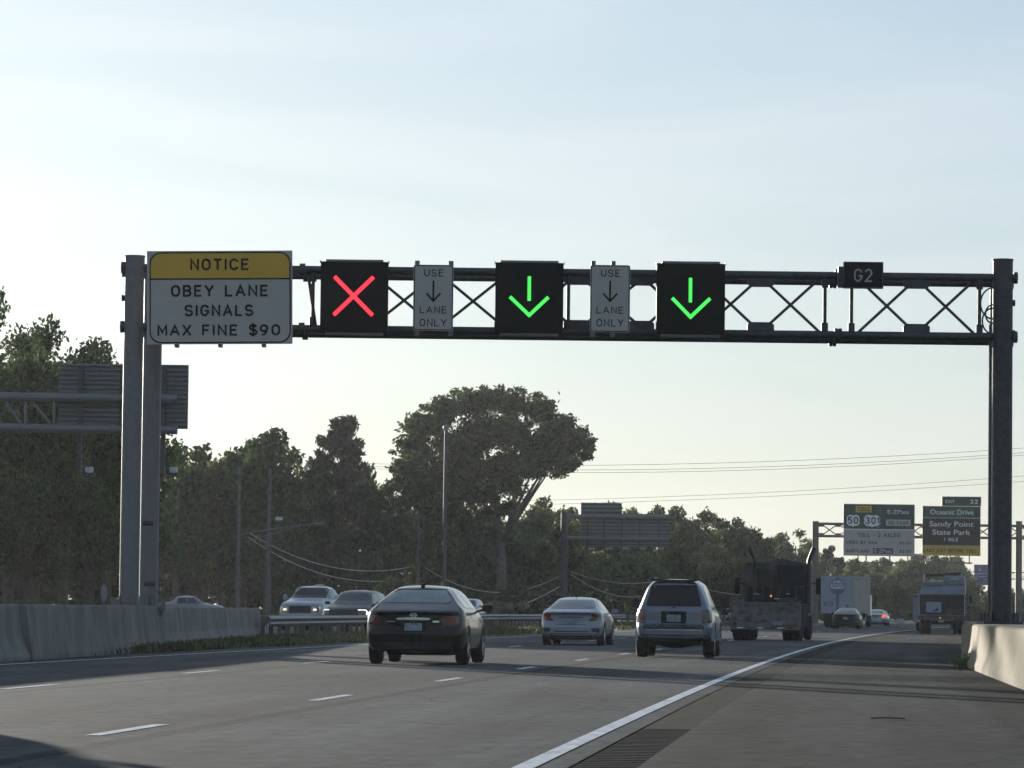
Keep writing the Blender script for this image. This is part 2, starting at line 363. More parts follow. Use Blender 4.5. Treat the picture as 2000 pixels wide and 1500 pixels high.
P_SUV = paint("blue_silver_paint", (.155, .17, .205), .25)
P_NAVY = paint("dark_blue_paint", (.06, .08, .13), .2)
P_CHAR = paint("charcoal_paint", (.005, .006, .007), .0, coat=.22, spec=.1)
P_WHITE = paint("white_paint", (.30, .32, .35))
P_RED = paint("dark_red_paint", (.10, .02, .02))
STACK = mat("dark_stack_steel", (.045, .045, .045), .35, .5, var=.3)  # dark, uneven steel tone
TRUCK = mat("dirty_dark_truck_paint", (.050, .044, .038), .6, var=.3, scale=3, stain=((.12, .11, .10), (2, 2, .8), .5))
MUD = mat("muddy_tailgate", (.15, .14, .13), .85, var=.4, scale=4, bump=.5, bscale=9, stain=((.022, .021, .02), (2.5, 2.5, 5), .85))
TARP = mat("silver_grey_load", (.24, .265, .33), .5, .2, var=.12, scale=2)
BOXGREY = mat("truck_box_panel", (.27, .285, .34), .55, var=.12, scale=1.5)
BOXSIDE = mat("truck_box_side", (.24, .235, .22), .6, var=.12, scale=1.5)
PLY = mat("weathered_boards", (.045, .036, .028), .85, var=.35, scale=5)
LINEWHITE = mat("road_paint", (.60, .61, .62), .7, var=.25, scale=5, stain=((.26, .26, .26), (6, 1.2, 1), .8))
LEAF_A = leaf_mat("broadleaf", (.028, .044, .016), (.13, .155, .048), .5)
LEAF_G = leaf_mat("green_broadleaf", (.024, .048, .016), (.10, .15, .042), .5)
LEAF_Y = leaf_mat("olive_broadleaf", (.042, .05, .018), (.18, .18, .055), .5)
LEAF_B = leaf_mat("pale_broadleaf", (.09, .12, .04), (.26, .28, .10), .5)
LEAF_P = leaf_mat("pine_needles", (.04, .044, .026), (.10, .09, .05), .25)
LEAF_U = leaf_mat("undergrowth_leaves", (.022, .031, .014), (.075, .09, .034), .4)
LEAF_D = leaf_mat("dry_shrub_leaves", (.12, .11, .08), (.25, .23, .18), .3)
GRASSM = leaf_mat("grass_blades", (.05, .058, .02), (.13, .125, .055), .3)

# ---------------------------------------------------------------- ground, roads
def strip(name, offs, D0, D1, z, M, step=4.0, kind='structure', base=None, z2=None):
    base = base or edge
    n = max(2, int((D1 - D0) / step)); me = bpy.data.meshes.new(name); vs = []; fs = []; uvs = []
    k = len(offs)
    for i in range(n + 1):
        D = D0 + (D1 - D0) * i / n
        for o in offs: vs.append((base(D) + o, D, z)); uvs.append((o, D))
    for i in range(n):
        for j in range(k - 1): fs.append((i * k + j, i * k + j + 1, (i + 1) * k + j + 1, (i + 1) * k + j))
    me.from_pydata(vs, [], fs); ul = me.uv_layers.new(name="UVMap")
    for p in me.polygons:
        for li in p.loop_indices: ul.data[li].uv = uvs[me.loops[li].vertex_index]
    me.materials.append(M); o = bpy.data.objects.new(name, me); C.objects.link(o)
    if kind: o["kind"] = kind
    return o
GROUND = mat("verge_ground", (.075, .075, .040), .95, var=.35, scale=.5, bump=.5, bscale=6)
g = MB(); g.add([(-1200, -100, -.02), (1200, -100, -.02), (1200, 2200, -.02), (-1200, 2200, -.02)], [(0, 1, 2, 3)])
tag(g.build("ground", GROUND), kind="structure")
ASPH = road_mat("lane_asphalt", (.104, .102, .102), .22, lanes=((-3.3, .16, .50), (-3.95, .5, .80), (-7.5, .14, .55), (-8.3, .45, .82), (-10.0, .25, .9), (-1.1, .5, .93), (-2.7, .5, .93), (-5.1, .5, .94), (-6.7, .5, .94)))
SHOULD = road_mat("shoulder_asphalt", (.072, .069, .063), .22, lanes=((4.0, .7, .72),))
strip("road", (-13.2, -9, -5, .27), -20, 900, 0, ASPH)
strip("road_shoulder", (.70, 1.6, 3, 5.6), -20, 900, -.004, SHOULD)
# white edge lines and lane dashes
lm = MB()
def mark(o0, wd, D0, D1, z=.004, step=3):
    n = max(1, int((D1 - D0) / step)); vs = []; fs = []
    for i in range(n + 1):
        D = D0 + (D1 - D0) * i / n; vs += [(edge(D) + o0 - wd / 2, D, z), (edge(D) + o0 + wd / 2, D, z)]
    for i in range(n): fs.append((2 * i, 2 * i + 1, 2 * i + 3, 2 * i + 2))
    lm.add(vs, fs)
mark(0, .14, 5, 700); mark(-12.1, .13, 5, 700)
d0 = ground(193, 1437).y
for k in range(-3, 50): mark(-3.74, .13, d0 + 12.2 * k, d0 + 12.2 * k + 3.05)
d1 = ground(8, 1346).y
for k in range(-4, 48): mark(-7.95, .13, d1 + 12.2 * k, d1 + 12.2 * k + 3.05)
tag(lm.build("road_markings", LINEWHITE, fix=False), kind="structure")
# milled rumble strip
rs = MB(); vs = []; fs = []
D = -20.0; i = 0
RUM = road_mat("milled_strip_asphalt", (.037, .036, .034), .12)
while D < 900:
    z_ = -.004 - (.014 if 12 < D < 34 and i % 4 >= 2 else 0)
    vs += [(edge(D) + .27, D, z_), (edge(D) + .70, D, z_)]; D += (.15, .025, .11, .025)[i % 4] if 12 < D < 34 else 2; i += 1
for k in range(i - 1): fs.append((2 * k, 2 * k + 1, 2 * k + 3, 2 * k + 2))
rs.add(vs, fs); o = rs.build("rumble_strip", RUM, fix=False); tag(o, kind="structure")
ul = o.data.uv_layers.new(name="UVMap")
for p_ in o.data.polygons:
    for li in p_.loop_indices: c_ = o.data.vertices[o.data.loops[li].vertex_index].co; ul.data[li].uv = (c_.x - edge(c_.y), c_.y)

RPTS = [(60, -9.6), (112, -7.5), (160, -4.0), (215, -.9), (300, 8.6), (400, edge(400) - 23.5), (600, edge(600) - 24), (900, edge(900) - 24)]
def rail_x(D):
    for (a, xa), (b, xb) in zip(RPTS, RPTS[1:]):
        if D <= b: return xa + (xb - xa) * (D - a) / (b - a)
    return RPTS[-1][1]
OPP = road_mat("opposing_asphalt", (.13, .125, .12), .12)
strip("opposing_road", (-13, -8, -2.2), 40, 890, -.006, OPP, base=rail_x)
fr = MB(); fr.add([(-80, 246, -.008), (-15, 246, -.008), (-15, 264, -.008), (-80, 264, -.008)], [(0, 1, 2, 3)])
tag(fr.build("side_road", GROUND), kind="structure")

# ---------------------------------------------------------------- concrete barriers
def barrier(name, p0, p1, h, M, label, wtop=.16, wbot=.60, face=1, toe=.08):
    """Jersey shape; the face profile is on both sides"""
    p0 = Vector(p0); p1 = Vector(p1); L = (p1 - p0).length
    t = thing(name, (p0.x, p0.y, 0), label, "barrier", -math.atan2(p1.x - p0.x, p1.y - p0.y), group=None)
    hw, ht = wbot / 2, wtop / 2
    prof = [(-hw, 0), (-hw, toe), (-ht - .07, .33 * h / .81), (-ht, h - .02), (-ht + .03, h), (ht - .03, h), (ht, h - .02), (ht + .07, .33 * h / .81), (hw, toe), (hw, 0)]
    b = MB(); b.prism(prof, 0.014, L - .014)
    b.build("concrete_section", M, t, bevel=.012)
    return t
LB = [(-11.4, 36), (-10.35, 52), (-9.75, 64.4), (-8.72, 88), (-7.75, 118)]
LBL = ["grey concrete barrier section cut off by the left frame edge", "grey concrete barrier section just left of the dark joint", "grey concrete barrier section in front of the twin gantry posts", "grey concrete barrier section ending where the guardrail starts"]
gapx = ground(65, 1290)
LB = [(-10.9, 40), (-9.75, 58), (-8.88, 70.5), (-7.95, 88.5), (-7.65, 119)]
for (a, b), l in zip(zip(LB, LB[1:]), LBL):
    barrier("concrete_barrier", (a[0], a[1], 0), (b[0], b[1], 0), 1.0 if b[1] < 110 else .97, CONC, l, wtop=.60 if 80 < b[1] < 100 else .34, wbot=.86 if 80 < b[1] < 100 else .80)
# right-hand barrier: the near one carries the gantry post on a widened block
t = thing("concrete_barrier", (edge(54) + 4.3, 54, 0), "pale concrete barrier holding the dark right gantry post", "barrier")
b = MB()
pts = [(d_, 4.50 - (d_ - 40) * .0138) for d_ in np.arange(40, 77.6, .75)] + [(78.2, 4.06), (78.7, 4.22)]
prof = [(0, 0), (.0, .09), (.03, .17), (.07, .27), (.10, .40), (.125, .60), (.145, .79), (.18, .82), (1.9, .82), (1.9, 0)]
vs = []; fs = []
for D, o in pts:
    for (a, z) in prof: vs.append((edge(D) + o + a - t.location.x, D - 54, z))
k = len(prof)
for i in range(len(pts) - 1):
    for j in range(k): fs.append((i * k + j, i * k + (j + 1) % k, (i + 1) * k + (j + 1) % k, (i + 1) * k + j))
fs.append(tuple(range(k))); fs.append(tuple(range((len(pts) - 1) * k, len(pts) * k)))
b.add(vs, fs); b.build("concrete_section", SUNLIT_CONC, t, smooth=True)
fb = MB(); fb.box(edge(82) + 4.9 - t.location.x, edge(82) + 6.5 - t.location.x, 79.25 - 54, 90 - 54, 0, .80); fb.build("post_footing", SUNLIT_CONC, t, bevel=.03)
barrier("concrete_barrier", (edge(83) + 4.75, 80.5, 0), (13.50, 116, 0), .80, SUNLIT_CONC, "pale concrete barrier farther up behind the gantry post footing")

# ---------------------------------------------------------------- guardrails
def guardrail(label, path, group, posts=1.9, facing=1):
    t = thing("guardrail", (path[0][0], path[0][1], 0), label, "guardrail", group=group)
    ox, oy = path[0]
    # W-beam profile: (out, z)
    W = [(.0, .44), (.05, .47), (.08, .51), (.05, .55), (.0, .585), (.05, .62), (.08, .66), (.05, .70), (.0, .735)]
    vs = []; fs = []; k = len(W)
    for (x, y) in path:
        for a, z in W: vs.append((x - ox + a * facing, y - oy, z))
    for i in range(len(path) - 1):
        for j in range(k - 1): fs.append((i * k + j, i * k + j + 1, (i + 1) * k + j + 1, (i + 1) * k + j))
    b = MB(); b.add(vs, fs); o = b.build("rail_beam", STEEL, t, smooth=False, fix=False)
    sol = o.modifiers.new("s", 'SOLIDIFY'); sol.thickness = .006
    n = 0
    d = 0
    for i in range(len(path) - 1):
        L = math.hypot(path[i + 1][0] - path[i][0], path[i + 1][1] - path[i][1])
        while d < L and n < 95:
            u = d / L; x = path[i][0] + (path[i + 1][0] - path[i][0]) * u - ox; y = path[i][1] + (path[i + 1][1] - path[i][1]) * u - oy
            p = MB(); p.box(x - .14 * facing - .06, x - .14 * facing + .06, y - .07, y + .07, -.05, .72)
            p.box(min(x - .08 * facing, x), max(x - .08 * facing, x), y - .05, y + .05, .47, .70)
            p.build("rail_post", WOOD, t); n += 1; d += posts
        d -= L
    return t
guardrail("steel guardrail starting at the end of the grey barrier", [(rail_x(D) + .15, D) for D in range(116, 302, 4)], None)
guardrail("second steel guardrail on the far side of the median", [(rail_x(D) - 1.3, D) for D in range(100, 420, 5)], None, posts=3.8, facing=-1)

# ---------------------------------------------------------------- main gantry
DG = 86.0; K = ppm(DG)
GX0, GX1 = at(258, 830, DG).x, at(1957, 860, DG).x
zt_l = at(600, 532, DG).z
def gz(px, py): return at(px, py, DG).z
Ztop, Zbot = gz(1300, 535), gz(1300, 650.5)
gan = thing("sign_gantry", (GX0, DG, 0), "large overhead lane signal gantry spanning the near lanes", "gantry")
def G(x, y, z): return (x - GX0, y - DG, z)
LBX = GX0 + .28; RBX = GX1 + .1
for (x, y, px, top, base, r) in ((GX0, DG, 261, gz(261, 502), .95, .215), (LBX, DG + 1.5, 296, gz(296, 520), .95, .205),
                              (GX1, DG, 1960, gz(1960, 509), .84, .222), (RBX, DG + 1.5, 1965, gz(1960, 528), .82, .2)):
    p = MB(); p.tube([G(x, y, base), G(x, y, top)], r, 28); p.tube([G(x, y, top), G(x, y, top + .03)], r + .012, 28)
    M = STEEL if x < 0 else DARKSTEEL  # veil of haze over the left posts put into a paler steel
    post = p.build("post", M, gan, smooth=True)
    q = MB(); q.box(x - GX0 - .42, x - GX0 + .42, y - DG - .4, y - DG + .4, base - .05, base + .03)
    for sx in (-.32, .32):
        for sy in (-.3, .3): q.tube([G(x + sx, y + sy, base), G(x + sx, y + sy, base + .22)], .03, 8)
    for a in range(4):
        ang = a * math.pi / 2 + .4; dx, dy = math.cos(ang), math.sin(ang)
        q.bar(G(x + dx * (r + .05), y + dy * (r + .05), base + .02), G(x + dx * (r + .02), y + dy * (r + .02), base + .25), .02, .1)
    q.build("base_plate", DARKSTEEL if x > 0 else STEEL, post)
rc = .088
for (z, dy) in ((Ztop, 0), (Ztop, 1.5), (Zbot, 0), (Zbot, 1.5)):
    xe0 = (GX0 if dy == 0 else LBX) - GX0; xe1 = (GX1 if dy == 0 else RBX) - GX0
    c = MB(); c.tube([(xe0 - .25, dy - .0, z), (xe1 + .28, dy, z)], rc, 16)
    for xx in (xe0 - .25, xe1 + .28): c.tube([(xx - .04, dy, z), (xx + .04, dy, z)], rc + .04, 16)
    # splice flange
    xs = at(1637, 590, DG).x - GX0
    c.tube([(xs - .08, dy, z), (xs - .005, dy, z)], rc + .06, 16); c.tube([(xs + .005, dy, z), (xs + .08, dy, z)], rc + .06, 16)
    xs = at(590, 590, DG).x - GX0
    c.tube([(xs - .06, dy, z), (xs + .06, dy, z)], rc + .05, 16)
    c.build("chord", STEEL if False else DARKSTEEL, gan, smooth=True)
# bracing: X panels between gussets
cross = [789, 924, 1060, 1195, 1310, 1427, 1544]
cross2 = [1732, 1847]
def braces(y, xs_, first, half):
    b_ = []
    for cx in xs_:
        b = MB(); b_.append(b); x = at(cx, 590, DG).x - GX0
        h = (Ztop - Zbot) / 2 - .05; hw = half / K
        zc = (Ztop + Zbot) / 2
        b.tube([(x - hw, y, zc - h), (x + hw, y, zc + h)], .032, 8); b.tube([(x - hw, y, zc + h), (x + hw, y, zc - h)], .032, 8)
    return b_
bb = braces(0, cross[:4], 0, 66); bb2 = braces(0, cross[4:], 0, 58); bb3 = braces(0, cross2, 0, 57)
for q in bb + bb2 + bb3: q.build("lattice_brace", DARKSTEEL, gan, smooth=True)
# horizontal lacing between front and back chords (top and bottom planes)
for z in (Ztop, Zbot):
    hb = MB()
    for i in range(15):
        x0 = .9 + i * 1.25; x1 = x0 + 1.25
        if x1 > GX1 - GX0 - .3: break
        hb.tube([(x0, 0 if i % 2 else 1.5, z), (x1, 1.5 if i % 2 else 0, z)], .024, 8)
    hb.build("plan_brace", DARKSTEEL, gan, smooth=True)
for px in (611, 1110, 1611, 1663, 1913):
    vm = MB(); x = at(px, 590, DG).x - GX0
    vm.tube([(x, 0, Zbot), (x, 0, Ztop)], .04, 10)
    vm.tube([(x, 0, Ztop - .26), (x, 0, Ztop - .06)], .075, 10); vm.tube([(x, 0, Zbot + .06), (x, 0, Zbot + .26)], .075, 10)
    vm.build("truss_upright", DARKSTEEL, gan, smooth=True)
x = at(600, 590, DG).x - GX0; vm = MB()
vm.tube([(x, 0, Ztop), (x + .2, 0, Zbot)], .035, 8)
vm.build("truss_upright", DARKSTEEL, gan, smooth=True)
for i, cx in enumerate((857, 992, 1127, 1252, 1369, 1486, 1790)):
    x = at(cx, 590, DG).x - GX0; hw = .29
    for s, z in ((-1, Ztop), (1, Zbot)):
        gu = MB(); z0, z1 = sorted((z + s * .05, z + s * .26))
        if s < 0: gu.prism([(x - hw + .07, z0), (x + hw - .07, z0), (x + hw, z0 + .06), (x + hw, z1), (x - hw, z1), (x - hw, z0 + .06)], -.05, .05)
        else: gu.prism([(x - hw, z0), (x + hw, z0), (x + hw, z1 - .06), (x + hw - .07, z1), (x - hw + .07, z1), (x - hw, z1 - .06)], -.05, .05)
        gu.build("gusset_plate", DARKSTEEL, gan)
# bolts and brackets on the posts, looping cables, conduit
for x, sgn, pys in ((GX0, -1, (535, 582, 637)), (GX1, 1, (543, 592, 651))):
    for py in pys:
        z = gz(1000 if sgn else 0, py); z = at(240 if sgn < 0 else 1985, py, DG).z
        bk = MB(); bk.tube([G(x + sgn * .2, DG, z), G(x + sgn * .27, DG, z)], .07, 10); bk.build("bolt_boss", DARKSTEEL, gan, smooth=True)
for px, py in ((289, 1022), (292, 1140)):
    p = at(px, py, DG + .8); bk = MB(); bk.tube([G(p.x - .12, p.y, p.z), G(p.x + .12, p.y, p.z)], .055, 10); bk.build("bolt_boss", DARKSTEEL, gan, smooth=True)
for k, (dz, rr) in enumerate(((-.32, .34), (-.55, .2), (-.7, .28))):
    pts = []
    for i in range(13):
        a = math.pi * i / 12
        pts.append((GX1 - GX0 - .22 - rr * math.sin(a) * .8, -.1 + .03 * k, Ztop + dz - .25 + rr * math.cos(a)))
    cb = MB(); cb.tube(pts, .018, 6); cb.build("cable_loop", BLKPLASTIC, gan, smooth=True)
cd = MB(); x = at(1934, 860, DG).x - GX0 + .02
cd.tube([(x, .25, 1.0), (x, .25, Zbot + .3)], .03, 10); cd.build("conduit", STEEL, gan, smooth=True)

# ---------------------------------------------------------------- signs on the gantry
def rrect(x0, x1, z0, z1, r, n=6):
    p = []
    for cx, cz, a0 in ((x1 - r, z0 + r, -90), (x1 - r, z1 - r, 0), (x0 + r, z1 - r, 90), (x0 + r, z0 + r, 180)):
        for i in range(n + 1):
            a = math.radians(a0 + 90 * i / n); p.append((cx + r * math.cos(a), cz + r * math.sin(a)))
    return p
def ring(b, outer, inner, y):
    n = len(outer); vs = [(p[0], y, p[1]) for p in outer] + [(p[0], y, p[1]) for p in inner]
    b.add(vs, [(i, (i + 1) % n, n + (i + 1) % n, n + i) for i in range(n)])
def flat(pts, y): return MB().add([(p[0], y, p[1]) for p in pts], [tuple(range(len(pts)))])
class Sign:
    """sign root at its bottom centre; px(..) turns photograph pixels into its own x, z"""
    def __init__(s, name, x0, x1, y0, y1, D, label, cat="sign", tilt=0, group=None):
        s.xc = (x0 + x1) / 2; s.yb = y1; s.k = ppm(D); p = at(s.xc, y1, D)
        s.t = thing(name, p, label, cat, group=group); s.t.rotation_euler = (0, tilt, 0)
        s.w = (x1 - x0) / s.k; s.h = (y1 - y0) / s.k
    def X(s, px): return (px - s.xc) / s.k
    def Z(s, py): return (s.yb - py) / s.k
    def txt(s, b, t, x0, x1, y0, y1, y, bold=.012): b.text(t, s.X(x0), s.X(x1), s.Z(y1), s.Z(y0), y, bold)

FY = -.34       # face plane of gantry signs, in front of the chords
s = Sign("notice_sign", 289.5, 573, 491.5, 674, DG - .2, "white and yellow notice sign about obeying lane signals", tilt=-.016)
b = MB(); b.box(-s.w / 2, s.w / 2, FY + .002, FY + .06, 0, s.h); b.build("panel", WHITE, s.t, bevel=.004)
f = FY - .002
yb = MB(); top = rrect(s.X(297), s.X(567), s.Z(720), s.Z(494), .2)
zd = s.Z(545.5)
tp = [p for p in top if p[1] > zd]
flat([(s.X(567), zd)] + tp + [(s.X(297), zd)], f).build("header_band", YELLOW, s.t)
b = MB(); o1 = rrect(s.X(294.5), s.X(570), s.Z(672), s.Z(494), .24, 8); i1 = rrect(s.X(297), s.X(567.5), s.Z(669.5), s.Z(496.5), .22, 8)
ring(b, o1, i1, f - .003); b.add([(s.X(297), f - .003, s.Z(545)), (s.X(567.5), f - .003, s.Z(545)), (s.X(567.5), f - .003, s.Z(548)), (s.X(297), f - .003, s.Z(548))], [(0, 1, 2, 3)])
b.build("border", BLACK, s.t)
for tx, x0, x1, y0, y1 in (("NOTICE", 374, 488, 507, 529.5), ("OBEY LANE", 337, 525.5, 558.5, 581), ("SIGNALS", 363, 497, 597, 619.5), ("MAX FINE $90", 310, 549.5, 635, 658)):
    b = MB()
    if "$" in tx:
        s.txt(b, "MAX", 310, 376, 636, 657.5, f - .004); s.txt(b, "FINE", 397, 466, 636, 657.5, f - .004); s.txt(b, "$", 488.5, 505, 632.5, 660.5, f - .004); s.txt(b, "90", 509, 549.5, 636, 657.5, f - .004)
    elif tx == "OBEY LANE":
        s.txt(b, "OBEY", 336.5, 420, y0, y1, f - .004); s.txt(b, "LANE", 441.5, 525.5, y0, y1, f - .004)
    else: s.txt(b, tx, x0, x1, y0, y1, f - .004)
    b.build("lettering", BLACK, s.t)
for u in (-.3, 0, .3):
    b = MB(); b.box(u * s.w - .04, u * s.w + .04, FY + .062, .1, -.05, s.h - .03); b.build("mounting_bracket", STEEL, s.t)

def stroke(b, p0, p1, wd, y):
    d = Vector((p1[0] - p0[0], p1[1] - p0[1])); n = Vector((-d.y, d.x)).normalized() * wd / 2; e = d.normalized() * wd * .0
    b.add([(p0[0] + n.x, y, p0[1] + n.y), (p0[0] - n.x, y, p0[1] - n.y), (p1[0] - n.x, y, p1[1] - n.y), (p1[0] + n.x, y, p1[1] + n.y)], [(0, 1, 2, 3)])
def lane_signal(x0, x1, y0, y1, label, kind):
    s = Sign("lane_signal", x0, x1, y0, y1, DG - .2, label, "signal", group="lane control signals on the gantry")
    b = MB(); b.box(-s.w / 2, s.w / 2, -.55, -.12, 0, s.h); b.build("case", CASE, s.t, bevel=.008)
    b = MB(); b.box(-s.w / 2 + .11, s.w / 2 - .11, -.5, -.14, s.h + .002, s.h + .05); b.box(-s.w / 2 + .1, s.w / 2 - .1, -.5, -.14, -.05, -.002)
    b.box(-s.w / 2 - .02, -s.w / 2 - .002, -.56, -.3, s.h - .02, s.h + .025); b.box(s.w / 2 + .002, s.w / 2 + .02, -.56, -.3, s.h - .02, s.h + .025)
    b.build("mounting_bracket", ALU, s.t)
    b = MB(); y = -.556
    if kind == 'x':
        pts = ((654, 543), (729, 619.5), (729, 543), (653, 619.5))
        stroke(b, (s.X(654), s.Z(544)), (s.X(729), s.Z(619)), .084, y); stroke(b, (s.X(730), s.Z(544)), (s.X(653.5), s.Z(619)), .084, y - .002)
        b.build("red_cross", RED_LED, s.t)
    else:
        ax, ay0, ay1, lx, ly, tx, ty, rx, ry = kind
        stroke(b, (s.X(ax), s.Z(ay0)), (s.X(ax), s.Z(ay1)), .074, y)
        stroke(b, (s.X(lx), s.Z(ly)), (s.X(tx) + .02, s.Z(ty)), .076, y); stroke(b, (s.X(rx), s.Z(ry)), (s.X(tx) - .02, s.Z(ty)), .076, y - .002)
        b.build("green_arrow", GREEN_LED, s.t)
lane_signal(627, 758, 514.5, 652, "black lane signal showing a glowing red cross", 'x')
lane_signal(966.5, 1099, 516.5, 653.5, "black lane signal with green arrow between the two white lane signs", (1032.5, 543, 591, 995, 583.5, 1033, 621, 1070, 583.5))
lane_signal(1280, 1413, 518, 656, "black lane signal with green arrow, last one before the open truss", (1345.5, 546, 594, 1310, 586, 1346, 624.5, 1384, 586))

def lane_only(x0, x1, y0, y1, brk, label):
    s = Sign("lane_sign", x0, x1, y0, y1, DG - .2, label, "sign", group="use lane only signs on the gantry")
    b = MB(); b.prism(rrect(-s.w / 2, s.w / 2, 0, s.h, .05), FY + .002, FY + .03); b.build("panel", WHITE, s.t)
    b = MB(); ring(b, rrect(-s.w / 2 + .012, s.w / 2 - .012, .012, s.h - .012, .045), rrect(-s.w / 2 + .03, s.w / 2 - .03, .03, s.h - .03, .035), f)
    b.build("border", BLACK, s.t)
    b = MB(); dx = x0 - 807; dy = y0 - 519
    for tx, a0, a1, c0, c1 in (("USE", 828, 865, 528, 542), ("LANE", 820, 872, 600.5, 614), ("ONLY", 820, 872.5, 625, 639.5)):
        s.txt(b, tx, a0 + dx, a1 + dx, c0 + dy, c1 + dy, f - .002, .004)
    ax = s.X(846 + dx); stroke(b, (ax, s.Z(550 + dy)), (ax, s.Z(589 + dy)), .038, f - .002)
    stroke(b, (s.X(832.5 + dx), s.Z(574.5 + dy)), (ax + .01, s.Z(591 + dy)), .036, f - .004); stroke(b, (s.X(860 + dx), s.Z(574.5 + dy)), (ax - .01, s.Z(591 + dy)), .036, f - .003)
    b.build("lettering", BLACK, s.t)
    for px in brk:
        x = s.X(px); b = MB(); b.box(x - .05, x + .05, FY + .032, -.1, -.09, s.h + .09); b.build("mounting_bracket", STEEL, s.t)
lane_only(807, 885, 519, 648, (814, 880), "white use lane only sign beside the red cross signal")
lane_only(1151, 1229, 519.5, 651, (1157, 1196), "white use lane only sign between the two green arrow signals")
s = Sign("gantry_number_sign", 1644, 1722.5, 513.5, 566, DG - .2, "small black sign reading G2 on the top chord")
b = MB(); b.box(-s.w / 2, s.w / 2, FY + .002, FY + .08, 0, s.h); b.build("panel", CASE, s.t, bevel=.01)
b = MB(); s.txt(b, "G2", 1665.5, 1700.5, 527.5, 553, FY - .002, .004); b.build("lettering", mat("grey_legend", (.34, .35, .37), .5), s.t)
b = MB(); ring(b, rrect(-s.w / 2 + .01, s.w / 2 - .01, .01, s.h - .01, .02), rrect(-s.w / 2 + .02, s.w / 2 - .02, .02, s.h - .02, .02), FY - .002); b.build("border", ALU, s.t)
b = MB(); b.box(-s.w / 2 - .1, -s.w / 2 + .05, FY + .09, -.05, .03, s.h - .1); b.build("mounting_bracket", DARKSTEEL, s.t); b = MB(); b.box(-.1, .1, FY + .09, -.1, .05, s.h - .1); b.build("mounting_bracket", DARKSTEEL, s.t)

# ---------------------------------------------------------------- other sign structures
def sign_back(D, rects, hang, lights, label, x_post, y_top, r_post, tubes, x_end, ext=0, diag=None, mt=ALU):
    p0 = at(x_post, 1150, D); k = ppm(D)
    t = thing("sign_structure", (p0.x, D, 0), label, "sign structure")
    def L(px, py, dy=0): q = at(px, py, D); return (q.x - p0.x, dy, q.z)
    b = MB(); b.tube([(0, .3, 0), (0, .3, at(x_post, y_top, D).z)], r_post, 20); b.build("post", DARKSTEEL, t, smooth=True)
    for (y, r) in tubes:
        q0 = (0, .3, at(x_post, y, D).z); q1 = L(x_end, y, .3)
        b = MB(); b.tube([q0, (q1[0], .3, q0[2])], r, 14); b.build("chord", STEEL, t, smooth=True)
    if diag:
        for (xa, ya, xb, yb2) in diag: b = MB(); b.tube([L(xa, ya, .3), L(xb, yb2, .3)], .05, 8); b.build("lattice_brace", STEEL, t, smooth=True)
    for (x0, x1, y0, y1, nr) in rects:
        q0 = L(x0, y1); q1 = L(x1, y0); b = MB(); b.box(q0[0], q1[0], .75, .80, q0[2], q1[2])
        pn = b.build("sign_panel", mt, t)
        for i in range(nr):         # stiffening ribs on the back
            z = q0[2] + (q1[2] - q0[2]) * (i + .5) / nr; rt = .022 if D < 200 else .055
            b = MB(); b.box(q0[0] + .02, q1[0] - .02, .68, .748, z - rt, z + rt); b.build("stiffener", DARKSTEEL, pn)
    for (px, ya, yb2) in hang:
        a = L(px, ya); c = L(px, yb2); b = MB(); b.box(a[0] - .07, a[0] + .07, .52, .675, c[2], a[2]); b.build("hanger", DARKSTEEL, t)
    for (px, py, wd, ht) in lights:
        a = L(px, py); b = MB(); b.box(a[0] - wd, a[0] + wd, .95, 1.35, a[2] - ht, a[2] + ht); b.build("sign_lamp", mat("lamp_housing", (.5, .52, .54), .4), t, bevel=.02)
        b = MB(); b.box(a[0] - wd * 1.6, a[0] + wd * 1.6, .7, 1.4, a[2] - ht - .09, a[2] - ht - .03); b.build("lamp_bracket", DARKSTEEL, t)
    return t
sign_back(130, [(109, 365, 710, 833, 14)], [(154, 712, 925), (236, 712, 835), (318, 712, 925)], [(167, 915, .12, .09), (333, 915, .12, .09)],
          "grey back of a large sign on tubes beside the left post", -260, 730, .3, ((771, .15), (832, .15)), 345,
          diag=[(-100, 826, -40, 778), (-40, 778, 0, 826), (4, 778, 38, 826), (48, 778, 48, 826), (56, 778, 96, 826), (104, 778, 104, 826)])
sign_back(390, [(1135, 1308, 1004, 1066, 9), (1135, 1215, 982, 1003.5, 3)], [(x, 1003, 1073) for x in (1148, 1180, 1215, 1250, 1287)],
          [(x, 1071, .35, .09) for x in (1155, 1190, 1223, 1256, 1290)], "distant cantilever sign seen from behind above the silver sedan", 1101, 1000, .34, ((1008, .2), (1051, .2)), 1306)

DF = 400.0
p0 = at(1593, 1150, DF); far = thing("sign_gantry", (p0.x, DF, 0), "distant lattice gantry carrying the toll and park signs", "gantry")
def L(px, py, dy=0): q = at(px, py, DF); return (q.x - p0.x, dy, q.z)
for px in (1593, 1990):
    a = L(px, 1018); b = MB(); b.tube([(a[0], 0, 0), (a[0], 0, a[2])], .33, 20); b.build("post", BROWNSTEEL, far, smooth=True)
zt, zb = L(1700, 1024)[2], L(1700, 1048)[2]; xa, xb = L(1587, 1030)[0], L(2010, 1030)[0]
for z in (zt, zb):
    b = MB(); b.tube([(xa, 0, z), (xb, 0, z)], .14, 10); b.build("chord", BROWNSTEEL, far, smooth=True)
b = MB(); n = 13
for i in range(n):
    x0 = .5 + i * 1.72; b.tube([(x0, 0, zb), (x0 + 1.72, 0, zt)], .06, 6); b.tube([(x0, 0, zt), (x0 + 1.72, 0, zb)], .06, 6)
    b.box(x0 - .25, x0 + .25, -.07, .07, zt - .3, zt - .1); b.box(x0 - .25, x0 + .25, -.07, .07, zb + .1, zb + .3)
b.build("lattice_brace", BROWNSTEEL, far)
b = MB()
